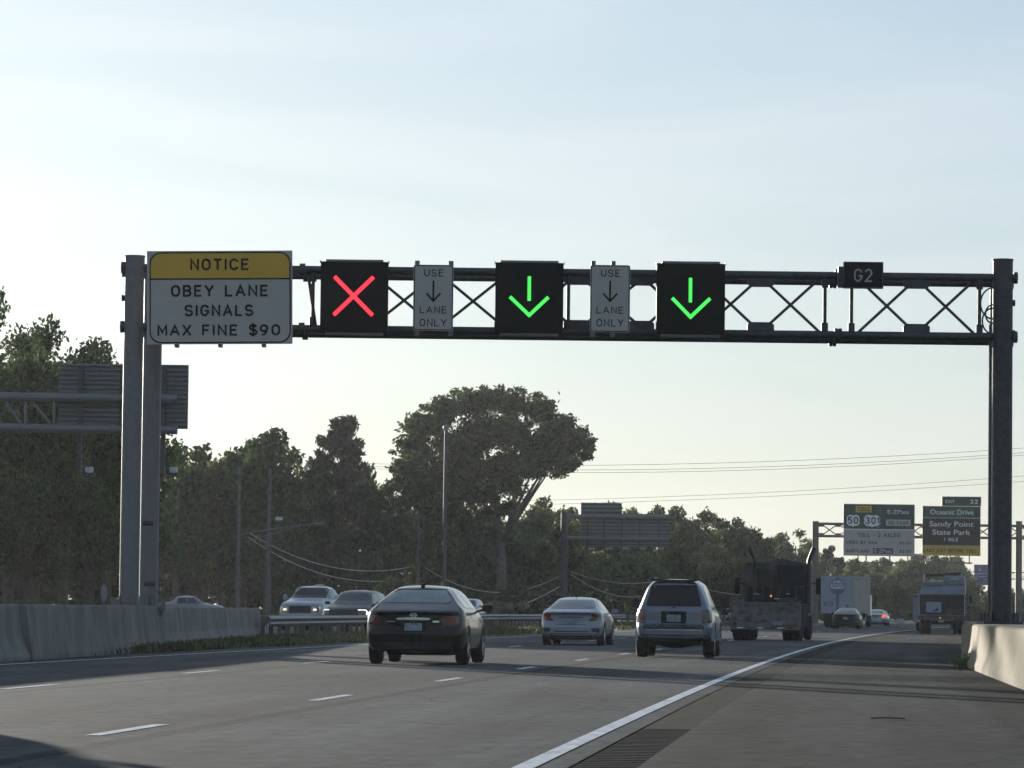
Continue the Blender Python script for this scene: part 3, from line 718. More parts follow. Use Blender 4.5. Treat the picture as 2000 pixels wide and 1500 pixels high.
for xs in (1675, 1691, 1737, 1772, 1811, 1854, 1892):
    a, c = L(xs, 1080), L(xs, 1102); b.box(a[0] - .06, a[0] + .06, -.5, -.38, c[2], a[2])
for xa_, xb_ in ((1668, 1776), (1806, 1897)):
    a, c = L(xa_, 1099), L(xb_, 1099); b.box(a[0], c[0], -.9, -.6, a[2] - .07, a[2] + .07)
b.build("lamp_walkway", BROWNSTEEL, far)

Y = -.56
s = Sign("toll_sign", 1646, 1785, 985, 1086, DF, "green and white toll rate sign with route shields")
b = MB(); b.box(-s.w / 2, s.w / 2, Y + .002, Y + .12, 0, s.h); b.build("panel", WHITE, s.t)
def rect(s, x0, x1, y0, y1, y): return MB().add([(s.X(x0), y, s.Z(y1)), (s.X(x1), y, s.Z(y1)), (s.X(x1), y, s.Z(y0)), (s.X(x0), y, s.Z(y0))], [(0, 1, 2, 3)])
rect(s, 1647, 1784, 986, 1033.5, Y - .002).build("route_panel", GREEN, s.t)
rect(s, 1669.5, 1701, 988.5, 1001.5, Y - .006).build("yellow_plaque", YELLOW, s.t)
rect(s, 1728, 1778, 993.5, 1006, Y - .006).build("toll_tag_logo", PURPLE, s.t); rect(s, 1704, 1743, 1071, 1081.5, Y - .006).build("toll_tag_logo", PURPLE, s.t)
rect(s, 1729, 1777, 1015, 1027, Y - .006).build("white_plaque", WHITE, s.t)
def shield(b, x0, x1, y0, y1, y):
    O = [(.08, .1), (.25, .0), (.5, .06), (.75, .0), (.92, .1), (1, .3), (.97, .5), (1, .72), (.85, .9), (.62, .94), (.5, 1), (.38, .94), (.15, .9), (0, .72), (.03, .5), (0, .3)]
    b.add([(s.X(x0 + (x1 - x0) * a), y, s.Z(y0 + (y1 - y0) * c)) for a, c in O], [tuple(range(len(O)))])
b = MB(); shield(b, 1652, 1678, 1006, 1029.5, Y - .006); b.build("route_shield", LEGEND, s.t)
b = MB(); shield(b, 1686, 1718, 1006, 1030, Y - .006); b.build("route_shield", LEGEND, s.t)
for tx, x0, x1, y0, y1 in (("TOLL", 1673, 1698, 991, 999.5), ("50", 1654.5, 1675, 1010.5, 1024), ("301", 1689, 1716, 1010.5, 1024), ("NO CASH", 1734, 1772, 1017.5, 1024.5),
                           ("TOLL - 2 AXLES", 1674, 1756, 1041.5, 1049), ("VIDEO BY MAIL", 1652, 1713, 1057, 1063), ("$6.00", 1756, 1778, 1057, 1063.5), ("MARYLAND", 1651, 1696, 1073.5, 1079.5), ("$2.50", 1756, 1778, 1073, 1080)):
    b = MB(); s.txt(b, tx, x0, x1, y0, y1, Y - .012, .01); b.build("lettering", BLACK, s.t)
b = MB(); s.txt(b, "E-ZPass", 1732, 1774, 996, 1003.5, Y - .012, .0); s.txt(b, "E-ZPass", 1707, 1740, 1073, 1079.5, Y - .012, .0)
bb = rect(s, 1647, 1784, 1033.5, 1035.5, Y - .004); b.add(bb.v, bb.f); b.build("white_lettering", LEGEND, s.t)

s = Sign("exit_sign", 1800, 1913.5, 989, 1085.5, DF, "brown park exit sign with green top and yellow foot")
b = MB(); b.box(-s.w / 2, s.w / 2, Y + .002, Y + .12, 0, s.h); b.box(s.X(1838), s.X(1914.5), Y + .002, Y + .12, s.Z(988.7), s.Z(970)); b.build("panel", WHITE, s.t)
q = rect(s, 1800.7, 1912.8, 989.8, 1011.3, Y - .002); r2 = rect(s, 1838.7, 1913.8, 970.7, 988.4, Y - .002); q.add(r2.v, r2.f); q.build("green_panel", GREEN, s.t)
rect(s, 1800.7, 1912.8, 1013, 1065.3, Y - .002).build("brown_panel", BROWN, s.t)
rect(s, 1800.7, 1912.8, 1067, 1084.8, Y - .002).build("yellow_panel", YELLOW, s.t)
for tx, x0, x1, y0, y1 in (("EXIT", 1845, 1862, 977, 983), ("32", 1893, 1908, 975.5, 984), ("Oceanic Drive", 1815, 1900, 995.5, 1005.5), ("Sandy Point", 1814, 1900, 1018.5, 1032), ("State Park", 1819.5, 1894, 1034.5, 1045), ("1 MILE", 1842, 1870, 1050.5, 1057.5)):
    b = MB(); s.txt(b, tx, x0, x1, y0, y1, Y - .008, .012); b.build("white_lettering", LEGEND, s.t)
b = MB(); s.txt(b, "LAST EXIT BEFORE TOLL", 1803, 1906, 1072.5, 1079, Y - .008, .01); b.build("lettering", BLACK, s.t)

DB = 780.0
p0 = at(2060, 1150, DB); fg = thing("sign_gantry", (p0.x, DB, 0), "tiny farthest lattice gantry behind the right post", "gantry")
def L(px, py): q = at(px, py, DB); return (q.x - p0.x, 0, q.z)
b = MB(); b.tube([(0, 0, 0), (0, 0, L(2060, 1110)[2])], .35, 12); b.build("post", DARKSTEEL, fg, smooth=True)
zt, zb = L(1980, 1118)[2], L(1980, 1131)[2]; b = MB(); xs = L(1900, 1120)[0]
b.tube([(xs, 0, zt), (0, 0, zt)], .1, 8); b.tube([(xs, 0, zb), (0, 0, zb)], .1, 8); b.build("chord", DARKSTEEL, fg)
b = MB()
for i in range(12):
    x0 = xs + i * (-xs) / 12; b.bar((x0, 0, zb), (x0 - xs / 12, 0, zt) if i % 2 else (x0, 0, zt), .1, .1)
b.build("lattice_brace", DARKSTEEL, fg)
s = Sign("blue_sign", 1902, 1958, 1103, 1143, DB, "blue service sign partly hidden by the right gantry post")
b = MB(); b.box(-s.w / 2, s.w / 2, -.4, -.28, 0, s.h); b.build("panel", BLUE, s.t)
b = MB(); y = -.406
b.add([(s.X(x), y, s.Z(yy)) for x, yy in ((1911, 1108), (1915, 1112), (1917, 1111), (1914, 1116), (1910, 1116), (1912, 1112))], [tuple(range(6))])
for yy, a, c in ((1120, 1906, 1950), (1125.5, 1911, 1948), (1131, 1921, 1940)):
    q = rect(s, a, c, yy, yy + 1.6, y); b.add(q.v, q.f)
b.build("white_legend_marks", mat("dim_legend", (.22, .24, .34), .5), s.t)

# ---------------------------------------------------------------- vehicles
def apply_mods(o):
    dg = bpy.context.evaluated_depsgraph_get(); dg.update()
    me = bpy.data.meshes.new_from_object(o.evaluated_get(dg)); o.modifiers.clear(); old = o.data; o.data = me; bpy.data.meshes.remove(old)
def car_body(st, off, wheels, wr, M, parent, name="body", sub=2):
    """st: stations (y, z_bottom, half width, z_belt, z_top, half width of roof); off(x, y, z) -> dy; wheels: y of axles"""
    rings = []
    for (y, zb, wd, zl, zt, wt) in st:
        h = [(0, zb), (.8 * wd, zb), (.965 * wd, zb + .09), (wd, zb + .45 * (zl - zb)), (.99 * wd, zl - .12), (.94 * wd, zl),
             ((.92 * wd) * .45 + wt * .55, zl + (zt - zl) * .55), (wt, zl + (zt - zl) * .93), (.62 * wt, zt), (0, zt + .012)]
        rings.append([(x, y, z) for x, z in h] + [(-x, y, z) for x, z in h[-2:0:-1]])
    n = len(rings[0])
    def capring(r, y):
        zc = sum(p[2] for p in r) / n; out = []
        for k in (.93, .8, .55, .28): out.append([(p[0] * k, y, zc + (p[2] - zc) * k) for p in r])
        return out, (0, y, zc)
    a, ac = capring(rings[0], st[0][0]); z_, zc_ = capring(rings[-1], st[-1][0])
    allr = a[::-1] + rings + z_
    vs = [p for r in allr for p in r]; fs = []
    for i in range(len(allr) - 1):
        for j in range(n): j2 = (j + 1) % n; fs.append((i * n + j, i * n + j2, (i + 1) * n + j2, (i + 1) * n + j))
    vs += [ac, zc_]; e0 = len(vs) - 2
    for j in range(n):
        j2 = (j + 1) % n; fs.append((e0, j2, j)); k = (len(allr) - 1) * n; fs.append((e0 + 1, k + j, k + j2))
    me = bpy.data.meshes.new(name); me.from_pydata(vs, [], fs); me.materials.append(M); me.materials.append(UNDER)
    o = bpy.data.objects.new(name, me); C.objects.link(o)
    sm = o.modifiers.new("s", 'SUBSURF'); sm.levels = sub; sm.render_levels = sub
    apply_mods(o); me = o.data
    for v in me.vertices: v.co.y += off(v.co.x, v.co.y, v.co.z)
    bm = bmesh.new(); bm.from_mesh(me); bmesh.ops.recalc_face_normals(bm, faces=bm.faces); bm.to_mesh(me)
    bvh = BVHTree.FromBMesh(bm); bm.free()
    wmax = max(s_[2] for s_ in st); tmp = []
    for wy in wheels:
        for sx in (-1, 1):
            c = MB(); c.lathe([(sx * (wmax - .34), wr + .05), (sx * (wmax + .3), wr + .05)], 28, 'x', (0, wy, wr)); co = c.build("cutter", UNDER)
            co.data.materials.clear(); co.data.materials.append(M); co.data.materials.append(UNDER)
            for p in co.data.polygons: p.material_index = 1
            md = o.modifiers.new("b", 'BOOLEAN'); md.operation = 'DIFFERENCE'; md.object = co; md.solver = 'EXACT'; tmp.append(co)
    apply_mods(o)
    for c in tmp: me2 = c.data; bpy.data.objects.remove(c); bpy.data.meshes.remove(me2)
    o.data.polygons.foreach_set("use_smooth", [True] * len(o.data.polygons)); o.data.set_sharp_from_angle(angle=math.radians(40))
    o.parent = parent
    return o, bvh
def rpoly(pts, r=.04, n=4):
    """round the corners of an outline"""
    out = []; k = len(pts)
    for i in range(k):
        p = Vector(pts[i]); a = Vector(pts[i - 1]); c = Vector(pts[(i + 1) % k])
        da, dc = (a - p), (c - p); rr = min(r, da.length * .45, dc.length * .45)
        q0 = p + da.normalized() * rr; q1 = p + dc.normalized() * rr
        for j in range(n + 1):
            u = j / n; out.append(tuple((q0 * (1 - u) + p * u) * (1 - u) + (p * (1 - u) + q1 * u) * u))
    return out
def decal(bvh, outline, view, M, name, parent, off=.006, step=.06, r=.03):
    """a panel that follows the body surface: outline in (x, z) from rear/front or (y, z) from the sides"""
    o = rpoly(outline, r) if r else list(outline)
    dense = []
    for i in range(len(o)):
        a = Vector(o[i]); c = Vector(o[(i + 1) % len(o)]); m_ = max(1, int((c - a).length / step))
        for j in range(m_): dense.append(a + (c - a) * (j / m_))
    pts = [Vector((p[0], p[1])) for p in dense]; nb = len(pts)
    x0 = min(p.x for p in pts); x1 = max(p.x for p in pts); z0 = min(p.y for p in pts); z1 = max(p.y for p in pts)
    def inside(x, y):
        c = False; j = nb - 1
        for i in range(nb):
            a, b_ = pts[i], pts[j]
            if (a.y > y) != (b_.y > y) and x < (b_.x - a.x) * (y - a.y) / (b_.y - a.y) + a.x: c = not c
            j = i
        return c
    inner = []
    x = x0 + step / 2
    while x < x1:
        z = z0 + step / 2
        while z < z1:
            if inside(x, z): inner.append(Vector((x, z)))
            z += step
        x += step
    res = delaunay_2d_cdt(pts + inner, [], [list(range(nb))], 1, 1e-6)
    vs = []; ax = 0 if view in ('left', 'right') else 1; med = None
    for ps in range(2):
      deps = []
      for p in res[0]:
        a, z = p.x, p.y
        org, d = {'rear': (Vector((a, -4, z)), Vector((0, 1, 0))), 'front': (Vector((a, 12, z)), Vector((0, -1, 0))),
                  'right': (Vector((4, a, z)), Vector((-1, 0, 0))), 'left': (Vector((-4, a, z)), Vector((1, 0, 0))), 'top': (Vector((a, z, 5)), Vector((0, 0, -1)))}[view]
        h = bvh.ray_cast(org, d)
        if ps == 0:
            if h[0] is not None: deps.append((h[0] - org).dot(d))
            continue
        if h[0] is None or (view != 'top' and (h[0] - org).dot(d) > med + lim): h = bvh.find_nearest(org + d * med)
        nrm = h[1] if h[1].dot(d) < 0 else -h[1]
        vs.append(h[0] + nrm * off)
      if ps == 0: deps.sort(); med = deps[len(deps) // 2]; lim = max(.25, (deps[int(len(deps) * .9)] - med) * 1.6)
    b = MB(); b.add(vs, [tuple(f_) for f_ in res[2]])
    ob = b.build(name, M, parent, fix=True)
    ob.data.polygons.foreach_set("use_smooth", [True] * len(ob.data.polygons))
    return ob
def wheel(parent, x, y, r, wd, rimM=RIM):
    b = MB(); h = wd / 2
    b.lathe([(-h * .75, r * .62), (-h * .95, r * .68), (-h, r * .86), (-h * .82, r * .97), (-h * .5, r), (h * .5, r), (h * .82, r * .97), (h, r * .86), (h * .95, r * .68), (h * .75, r * .62)], 28, 'x', (x, y, r))
    o = b.build("wheel", TYRE, parent, smooth=True)
    sx = 1 if x > 0 else -1
    q = MB(); q.lathe([(sx * h * .70, r * .61), (sx * h * .80, r * .58), (sx * h * .55, r * .50), (sx * h * .5, .02)], 20, 'x', (x, y, r))
    for k in range(5):
        a = 2 * math.pi * k / 5; q.bar((x + sx * h * .68, y + math.cos(a) * r * .1, r + math.sin(a) * r * .1), (x + sx * h * .78, y + math.cos(a) * r * .57, r + math.sin(a) * r * .57), .05, .09)
    q.build("rim", rimM, o)
    return o
def mirror(parent, x, y, z, M, w_=.2, h_=.13):
    b = MB(); s_ = 1 if x > 0 else -1
    pr = rrect(-w_ / 2, w_ / 2, -h_ / 2, h_ / 2, h_ * .35, 4)
    vs = [(x + p[0], y, z + p[1]) for p in pr] + [(x + p[0] * .75, y + .12, z + p[1] * .7) for p in pr]; n = len(pr)
    b.add(vs, [tuple(range(n)), tuple(range(n, 2 * n))] + [(i, (i + 1) % n, n + (i + 1) % n, n + i) for i in range(n)])
    b.bar((x - s_ * .08, y + .06, z - .03), (x - s_ * .2, y + .08, z - .06), .04, .04)
    return b.build("side_mirror", M, parent, smooth=True)
def slab(parent, name, M, x0, x1, y0, y1, z0, z1, bevel=.01):
    b = MB(); b.box(x0, x1, y0, y1, z0, z1); return b.build(name, M, parent, bevel=bevel)
def mx(p): return [(-a, c) for a, c in p]
def sgn_pow(x, e): return abs(x) ** e

# --- black sedan
def sedan(loc, rz, label, M, plate=True, detail=True):
    t = thing("sedan", loc, label, "car", rz)
    st = [(0, .26, .78, .905, .935, .60), (.10, .22, .865, .945, .97, .67), (.42, .20, .90, .985, 1.065, .67), (.62, .19, .905, .995, 1.125, .67), (1.0, .18, .90, .985, 1.28, .58), (1.40, .18, .90, .98, 1.40, .50),
          (1.95, .18, .90, .97, 1.428, .51), (2.7, .18, .90, .96, 1.422, .53), (3.05, .18, .90, .95, 1.36, .58), (3.75, .18, .89, .93, 1.02, .68), (4.3, .18, .88, .85, .92, .66), (4.62, .2, .82, .72, .80, .6), (4.8, .28, .70, .62, .68, .5)]
    def off(x, y, z):
        k = max(0, 1 - y / .7); dy = 0
        dy += .26 * min(1.2, abs(x) / .9) ** 3 * k
        prof = 0 if z < .58 else (.035 * min(1, (z - .58) / .08) if z < .9 else .035 - .05 * min(1, (z - .9) / .08))
        return dy + prof * max(0, 1 - y / .3)
    o, bvh = car_body(st, off, (1.08, 3.86), .335, M, t)
    decal(bvh, [(-.455, 1.335), (.455, 1.335), (.595, 1.15), (.57, 1.105), (-.57, 1.105), (-.595, 1.15)], 'rear', GLASS_BACKLIT, "rear_window", t, r=.05)
    for s_, v in ((1, 'right'), (-1, 'left')):
        decal(bvh, [(1.15, 1.03), (1.30, 1.22), (1.62, 1.33), (2.08, 1.36), (2.08, 1.02)], v, GLASS, "side_window", t, r=.04)
        decal(bvh, [(2.14, 1.02), (2.14, 1.36), (2.75, 1.33), (3.45, 1.06), (3.45, 1.02)], v, GLASS, "side_window", t, r=.04)
        decal(bvh, [(2.10, .3), (2.115, .3), (2.115, .98), (2.10, .98)], v, UNDER, "door_gap", t, r=0, step=.1)
        decal(bvh, [(1.3, .30), (3.4, .30), (3.4, .325), (1.3, .325)], v, CHROME, "sill_trim", t, r=0, step=.1)
        decal(bvh, [(1.75, .84), (1.95, .84), (1.95, .87), (1.75, .87)], v, CHROME, "door_handle", t, off=.03, r=.01)
        lamp = [(.47, .83), (.60, .875), (.79, .87), (.80, .74), (.70, .70), (.52, .71)]
        L_ = decal(bvh, lamp if s_ > 0 else mx(lamp), 'rear', LAMP_DARK, "tail_lamp", t, off=.012)
        c = (.66 * s_, .79); decal(bvh, [(c[0] + .065 * math.cos(a), c[1] + .065 * math.sin(a)) for a in np.linspace(0, 6.28, 15)[:-1]], 'rear', LAMP_RED, "lamp_lens", L_, off=.018, r=0)
        mirror(t, s_ * 1.03, 3.12, 1.02, M)
        for wy in (1.08, 3.86): wheel(t, s_ * .785, wy, .335, .225)
    decal(bvh, [(-.30, .835), (0, .85), (.30, .835), (.30, .80), (-.30, .80)], 'rear', CHROME, "trunk_strip", t, off=.02, r=.01)
    decal(bvh, [(-.22, .76), (.22, .76), (.22, .585), (-.22, .585)], 'rear', UNDER, "plate_recess", t, off=.006)
    decal(bvh, [(-.155, .745), (.155, .745), (.155, .60), (-.155, .60)], 'rear', PLATE, "number_plate", t, off=.02, r=.01)
    decal(bvh, [(-.72, .28), (.72, .28), (.72, .40), (-.72, .40)], 'rear', UNDER, "bumper_foot", t, off=.004)
    if detail:
        b = MB()
        h = bvh.ray_cast(Vector((0, -4, .885)), Vector((0, 1, 0)))[0]; yy = h.y - .014
        ring(b, [(.058 * math.cos(a), .885 + .042 * math.sin(a)) for a in np.linspace(0, 6.28, 21)[:-1]], [(.046 * math.cos(a), .885 + .031 * math.sin(a)) for a in np.linspace(0, 6.28, 21)[:-1]], yy)
        b.box(-.07, .07, yy - .004, yy + .004, .877, .892); b.build("round_emblem", CHROME, t)
        decal(bvh, [(-.50, .775), (-.33, .775), (-.33, .762), (-.50, .762)], 'rear', CHROME, "badge", t, off=.014, r=0)
        decal(bvh, [(.34, .79), (.46, .79), (.46, .755), (.34, .755)], 'rear', CHROME, "badge", t, off=.014, r=.01)
        b = MB(); b.tube([(0, 1.52, 1.42), (0, 1.56, 1.435)], [.04, .03], 8); b.build("antenna_base", UNDER, t, smooth=True)
        decal(bvh, [(-.455, 1.36), (.455, 1.36), (.465, 1.345), (-.465, 1.345)], 'rear', UNDER, "window_seal", t, off=.004, r=0)
        b = MB(); b.tube([(-.5, -.0 + .28, .2), (-.5, .06, .2)], .035, 10); b.build("exhaust_pipe", CHROME, t, smooth=True)
    slab(t, "underbody", UNDER, -.62, .62, .3, 4.3, .17, .30)
    return t
gp = ground(806, 1298.5)
sedan((gp.x, gp.y, 0), head(gp.y) * .92, "black sedan with a round chrome emblem, nearest in the middle lane", P_BLACK)

# --- silver fastback sedan
def fastback(loc, rz, label, M, name="sedan", lit=None, glass=GLASS):
    t = thing(name, loc, label, "car", rz)
    st = [(0, .28, .78, .89, .93, .60), (.10, .24, .86, .93, .975, .64), (.32, .2, .89, .965, 1.02, .67), (.5, .19, .90, .97, 1.06, .68), (1.0, .18, .90, .96, 1.22, .60), (1.5, .18, .90, .95, 1.35, .555),
          (2.05, .18, .90, .94, 1.395, .555), (2.6, .18, .90, .93, 1.38, .56), (2.95, .18, .90, .92, 1.30, .58), (3.6, .18, .89, .90, .99, .68), (4.2, .18, .88, .82, .88, .66), (4.5, .2, .82, .70, .76, .6), (4.65, .28, .70, .6, .65, .5)]
    def off(x, y, z):
        k = max(0, 1 - y / .7); dy = .28 * min(1.2, abs(x) / .9) ** 3 * k
        prof = 0 if z < .55 else (.07 * min(1, (z - .55) / .1) if z < .86 else .07 - .11 * min(1, (z - .86) / .1))
        return dy + prof * max(0, 1 - y / .3)
    o, bvh = car_body(st, off, (1.0, 3.70), .325, M, t)
    decal(bvh, [(-.535, 1.30), (.535, 1.30), (.655, 1.10), (.58, 1.055), (-.58, 1.055), (-.655, 1.10)], 'rear', glass, "rear_window", t, r=.05)
    for s_, v in ((1, 'right'), (-1, 'left')):
        decal(bvh, [(.98, 1.04), (1.5, 1.26), (1.98, 1.32), (1.98, 1.0)], v, GLASS, "side_window", t, r=.04)
        decal(bvh, [(2.04, 1.0), (2.04, 1.325), (2.6, 1.29), (3.3, 1.02), (3.3, 1.0)], v, GLASS, "side_window", t, r=.04)
        decal(bvh, [(2.0, .3), (2.015, .3), (2.015, .96), (2.0, .96)], v, UNDER, "door_gap", t, r=0, step=.1)
        lamp = [(.50, .93), (.66, .935), (.81, .90), (.82, .74), (.70, .70), (.55, .69), (.48, .73), (.64, .76), (.66, .85), (.50, .87)]
        lamp = [(.58, .92), (.70, .945), (.83, .89), (.83, .75), (.72, .71), (.52, .695), (.50, .735), (.60, .78)]
        decal(bvh, lamp if s_ > 0 else mx(lamp), 'rear', (LIT_RED if lit else LAMP_AMBER) if s_ > 0 else (LIT_RED if lit else LAMP_RED), "tail_lamp", t, off=.012)
        vent = [(.58, .50), (.80, .50), (.80, .39), (.60, .39)]
        decal(bvh, vent if s_ > 0 else mx(vent), 'rear', BLKPLASTIC, "bumper_vent", t, off=.008)
        mirror(t, s_ * 1.0, 3.0, 1.0, M)
        for wy in (1.0, 3.70): wheel(t, s_ * .785, wy, .325, .22)
    decal(bvh, [(-.56, .935), (.56, .935), (.58, .915), (-.58, .915)], 'rear', BLKPLASTIC, "trunk_lip_gap", t, off=.006, r=0)
    decal(bvh, [(-.36, .81), (0, .825), (.36, .81), (.36, .79), (0, .80), (-.36, .79)], 'rear', UNDER, "trunk_handle", t, off=.008, r=0)
    b_out = [(-.50, .70), (-.44, .60), (.44, .60), (.50, .70)]
    decal(bvh, [(-.44, .60), (.44, .60), (.445, .59), (-.445, .59)], 'rear', UNDER, "trunk_gap", t, off=.006, r=0)
    decal(bvh, [(-.155, .765), (.155, .765), (.155, .62), (-.155, .62)], 'rear', PLATE, "number_plate", t, off=.016, r=.01)
    decal(bvh, [(-.50, .41), (.50, .41), (.50, .385), (-.50, .385)], 'rear', UNDER, "bumper_slot", t, off=.006, r=0)
    decal(bvh, [(-.60, .345), (.60, .345), (.60, .245), (-.60, .245)], 'rear', UNDER, "diffuser", t, off=.006)
    b = MB(); b.add([(-.006, 1.55, 1.36), (.006, 1.55, 1.36), (.006, 1.72, 1.39), (-.006, 1.72, 1.39), (-.004, 1.5, 1.42), (.004, 1.5, 1.42)], [(0, 1, 2, 3), (0, 1, 5, 4), (2, 3, 4, 5), (0, 3, 4), (1, 2, 5)]); b.build("fin_antenna", UNDER, t)
    slab(t, "underbody", UNDER, -.62, .62, .3, 4.2, .16, .30)
    return t
gp = ground(1114, 1260.5)
fastback((gp.x, gp.y, 0), head(gp.y) * 1.12, "silver sedan with red tail lamp and fin antenna in the middle lane", P_SILVER)

# --- silver SUV
def suv(loc, rz, label, M, gl=GLASS2):
    t = thing("suv", loc, label, "car", rz)
    st = [(0, .42, .76, 1.03, 1.58, .50), (.09, .38, .82, 1.05, 1.65, .55), (.45, .36, .855, 1.06, 1.69, .565), (1.3, .35, .86, 1.06, 1.715, .57), (2.1, .35, .86, 1.05, 1.71, .575), (2.6, .35, .86, 1.05, 1.65, .58),
          (3.25, .35, .86, 1.04, 1.13, .68), (4.0, .35, .86, .98, 1.06, .66), (4.35, .38, .8, .88, .95, .6), (4.5, .42, .72, .8, .85, .5)]
    def off(x, y, z):
        k = max(0, 1 - y / .6); dy = .2 * min(1.2, abs(x) / .86) ** 4 * k
        if z > 1.02: dy += (z - 1.02) * .30 * max(0, 1 - y / 1.1)
        if z < .74: dy -= .10 * min(1, (.74 - z) / .03) * max(0, 1 - y / .25)
        return dy
    o, bvh = car_body(st, off, (.98, 3.55), .365, M, t)
    decal(bvh, [(-.47, 1.63), (.47, 1.63), (.60, 1.16), (.585, 1.115), (-.585, 1.115), (-.60, 1.16)], 'rear', gl, "rear_window", t, r=.05)
    b = MB(); b.box(-.50, .50, .26, .55, 1.665, 1.70); b.build("roof_spoiler", BLKPLASTIC, t, bevel=.015)
    for s_, v in ((1, 'right'), (-1, 'left')):
        decal(bvh, [(.42, 1.13), (.52, 1.55), (1.12, 1.60), (1.12, 1.12)], v, gl, "side_window", t)
        decal(bvh, [(1.18, 1.12), (1.18, 1.60), (1.95, 1.60), (1.95, 1.12)], v, gl, "side_window", t)
        decal(bvh, [(2.02, 1.12), (2.02, 1.60), (2.5, 1.54), (3.0, 1.17), (3.0, 1.12)], v, gl, "side_window", t)
        decal(bvh, [(1.145, .45), (1.16, .45), (1.16, 1.08), (1.145, 1.08)], v, UNDER, "door_gap", t, r=0, step=.1)
        lamp = [(.62, 1.05), (.80, 1.05), (.82, .75), (.62, .75)]
        decal(bvh, lamp if s_ > 0 else mx(lamp), 'rear', LAMP_RED if s_ < 0 else LAMP_DARK, "tail_lamp", t, off=.012)
        mirror(t, s_ * 1.0, 2.85, 1.17, BLKPLASTIC, .2, .17)
        for wy in (.98, 3.55): wheel(t, s_ * .735, wy, .365, .26)
        b = MB(); pr = []
        for i in range(15):     # fender flares
            a = math.pi * (i / 14); pr.append(a)
        for wy in (.98, 3.55):
            vs = []
            for a in pr:
                c_, s2 = math.cos(a), math.sin(a); z0 = .365 + .42 * s2; z1 = .365 + .50 * s2
                vs += [(s_ * .80, wy + .42 * c_, z0), (s_ * .868, wy + .42 * c_, z0), (s_ * .868, wy + .47 * c_, .365 + .46 * s2), (s_ * .80, wy + .53 * c_, .365 + .53 * s2)]
            fs = []
            for i in range(14):
                for j in range(3): fs.append((4 * i + j, 4 * i + j + 1, 4 * i + j + 5, 4 * i + j + 4))
            b.add(vs, fs)
        b.build("fender_flare", M, t, smooth=True)
        b = MB(); b.tube([(s_ * .5, .7, 1.735), (s_ * .5, 2.4, 1.75)], .018, 8); b.build("roof_rail", BLKPLASTIC, t, smooth=True)
    decal(bvh, [(-.275, 1.01), (.275, 1.01), (.275, .745), (-.275, .745)], 'rear', UNDER, "plate_recess", t, off=.004)
    decal(bvh, [(-.155, .935), (.155, .935), (.155, .78), (-.155, .78)], 'rear', PLATE, "number_plate", t, off=.012, r=.01)
    decal(bvh, [(-.66, .715), (.66, .715), (.66, .60), (-.66, .60)], 'rear', BLKPLASTIC, "bumper_step", t, off=.006)
    decal(bvh, [(-.62, .612), (.62, .612), (.62, .60), (-.62, .60)], 'rear', CHROME, "bumper_trim", t, off=.012, r=0)
    decal(bvh, [(-.03, 1.10), (.03, 1.10), (.03, 1.07), (-.03, 1.07)], 'rear', UNDER, "wiper_pivot", t, off=.02)
    decal(bvh, [(-.72, .50), (.72, .50), (.72, .40), (-.72, .40)], 'rear', BLKPLASTIC, "bumper_foot", t, off=.004)
    slab(t, "underbody", UNDER, -.6, .6, .25, 4.0, .27, .45)
    b = MB(); b.tube([(-.66, .98, .365), (-.12, .98, .32), (.12, .98, .32), (.66, .98, .365)], [.05, .12, .12, .05], 12); b.build("rear_axle", UNDER, t, smooth=True)
    return t
gp = ground(1315, 1284.5)
sv = suv((gp.x, gp.y, 0), head(gp.y) * .98, "silver boxy SUV with dark rear glass in the right lane", P_SUV)
sx_ = suv((-8.0, 34.6, 0), head(35), "silver SUV in the far left lane, outside the picture", P_SUV); sx_.scale = (1, 1, 1.1)

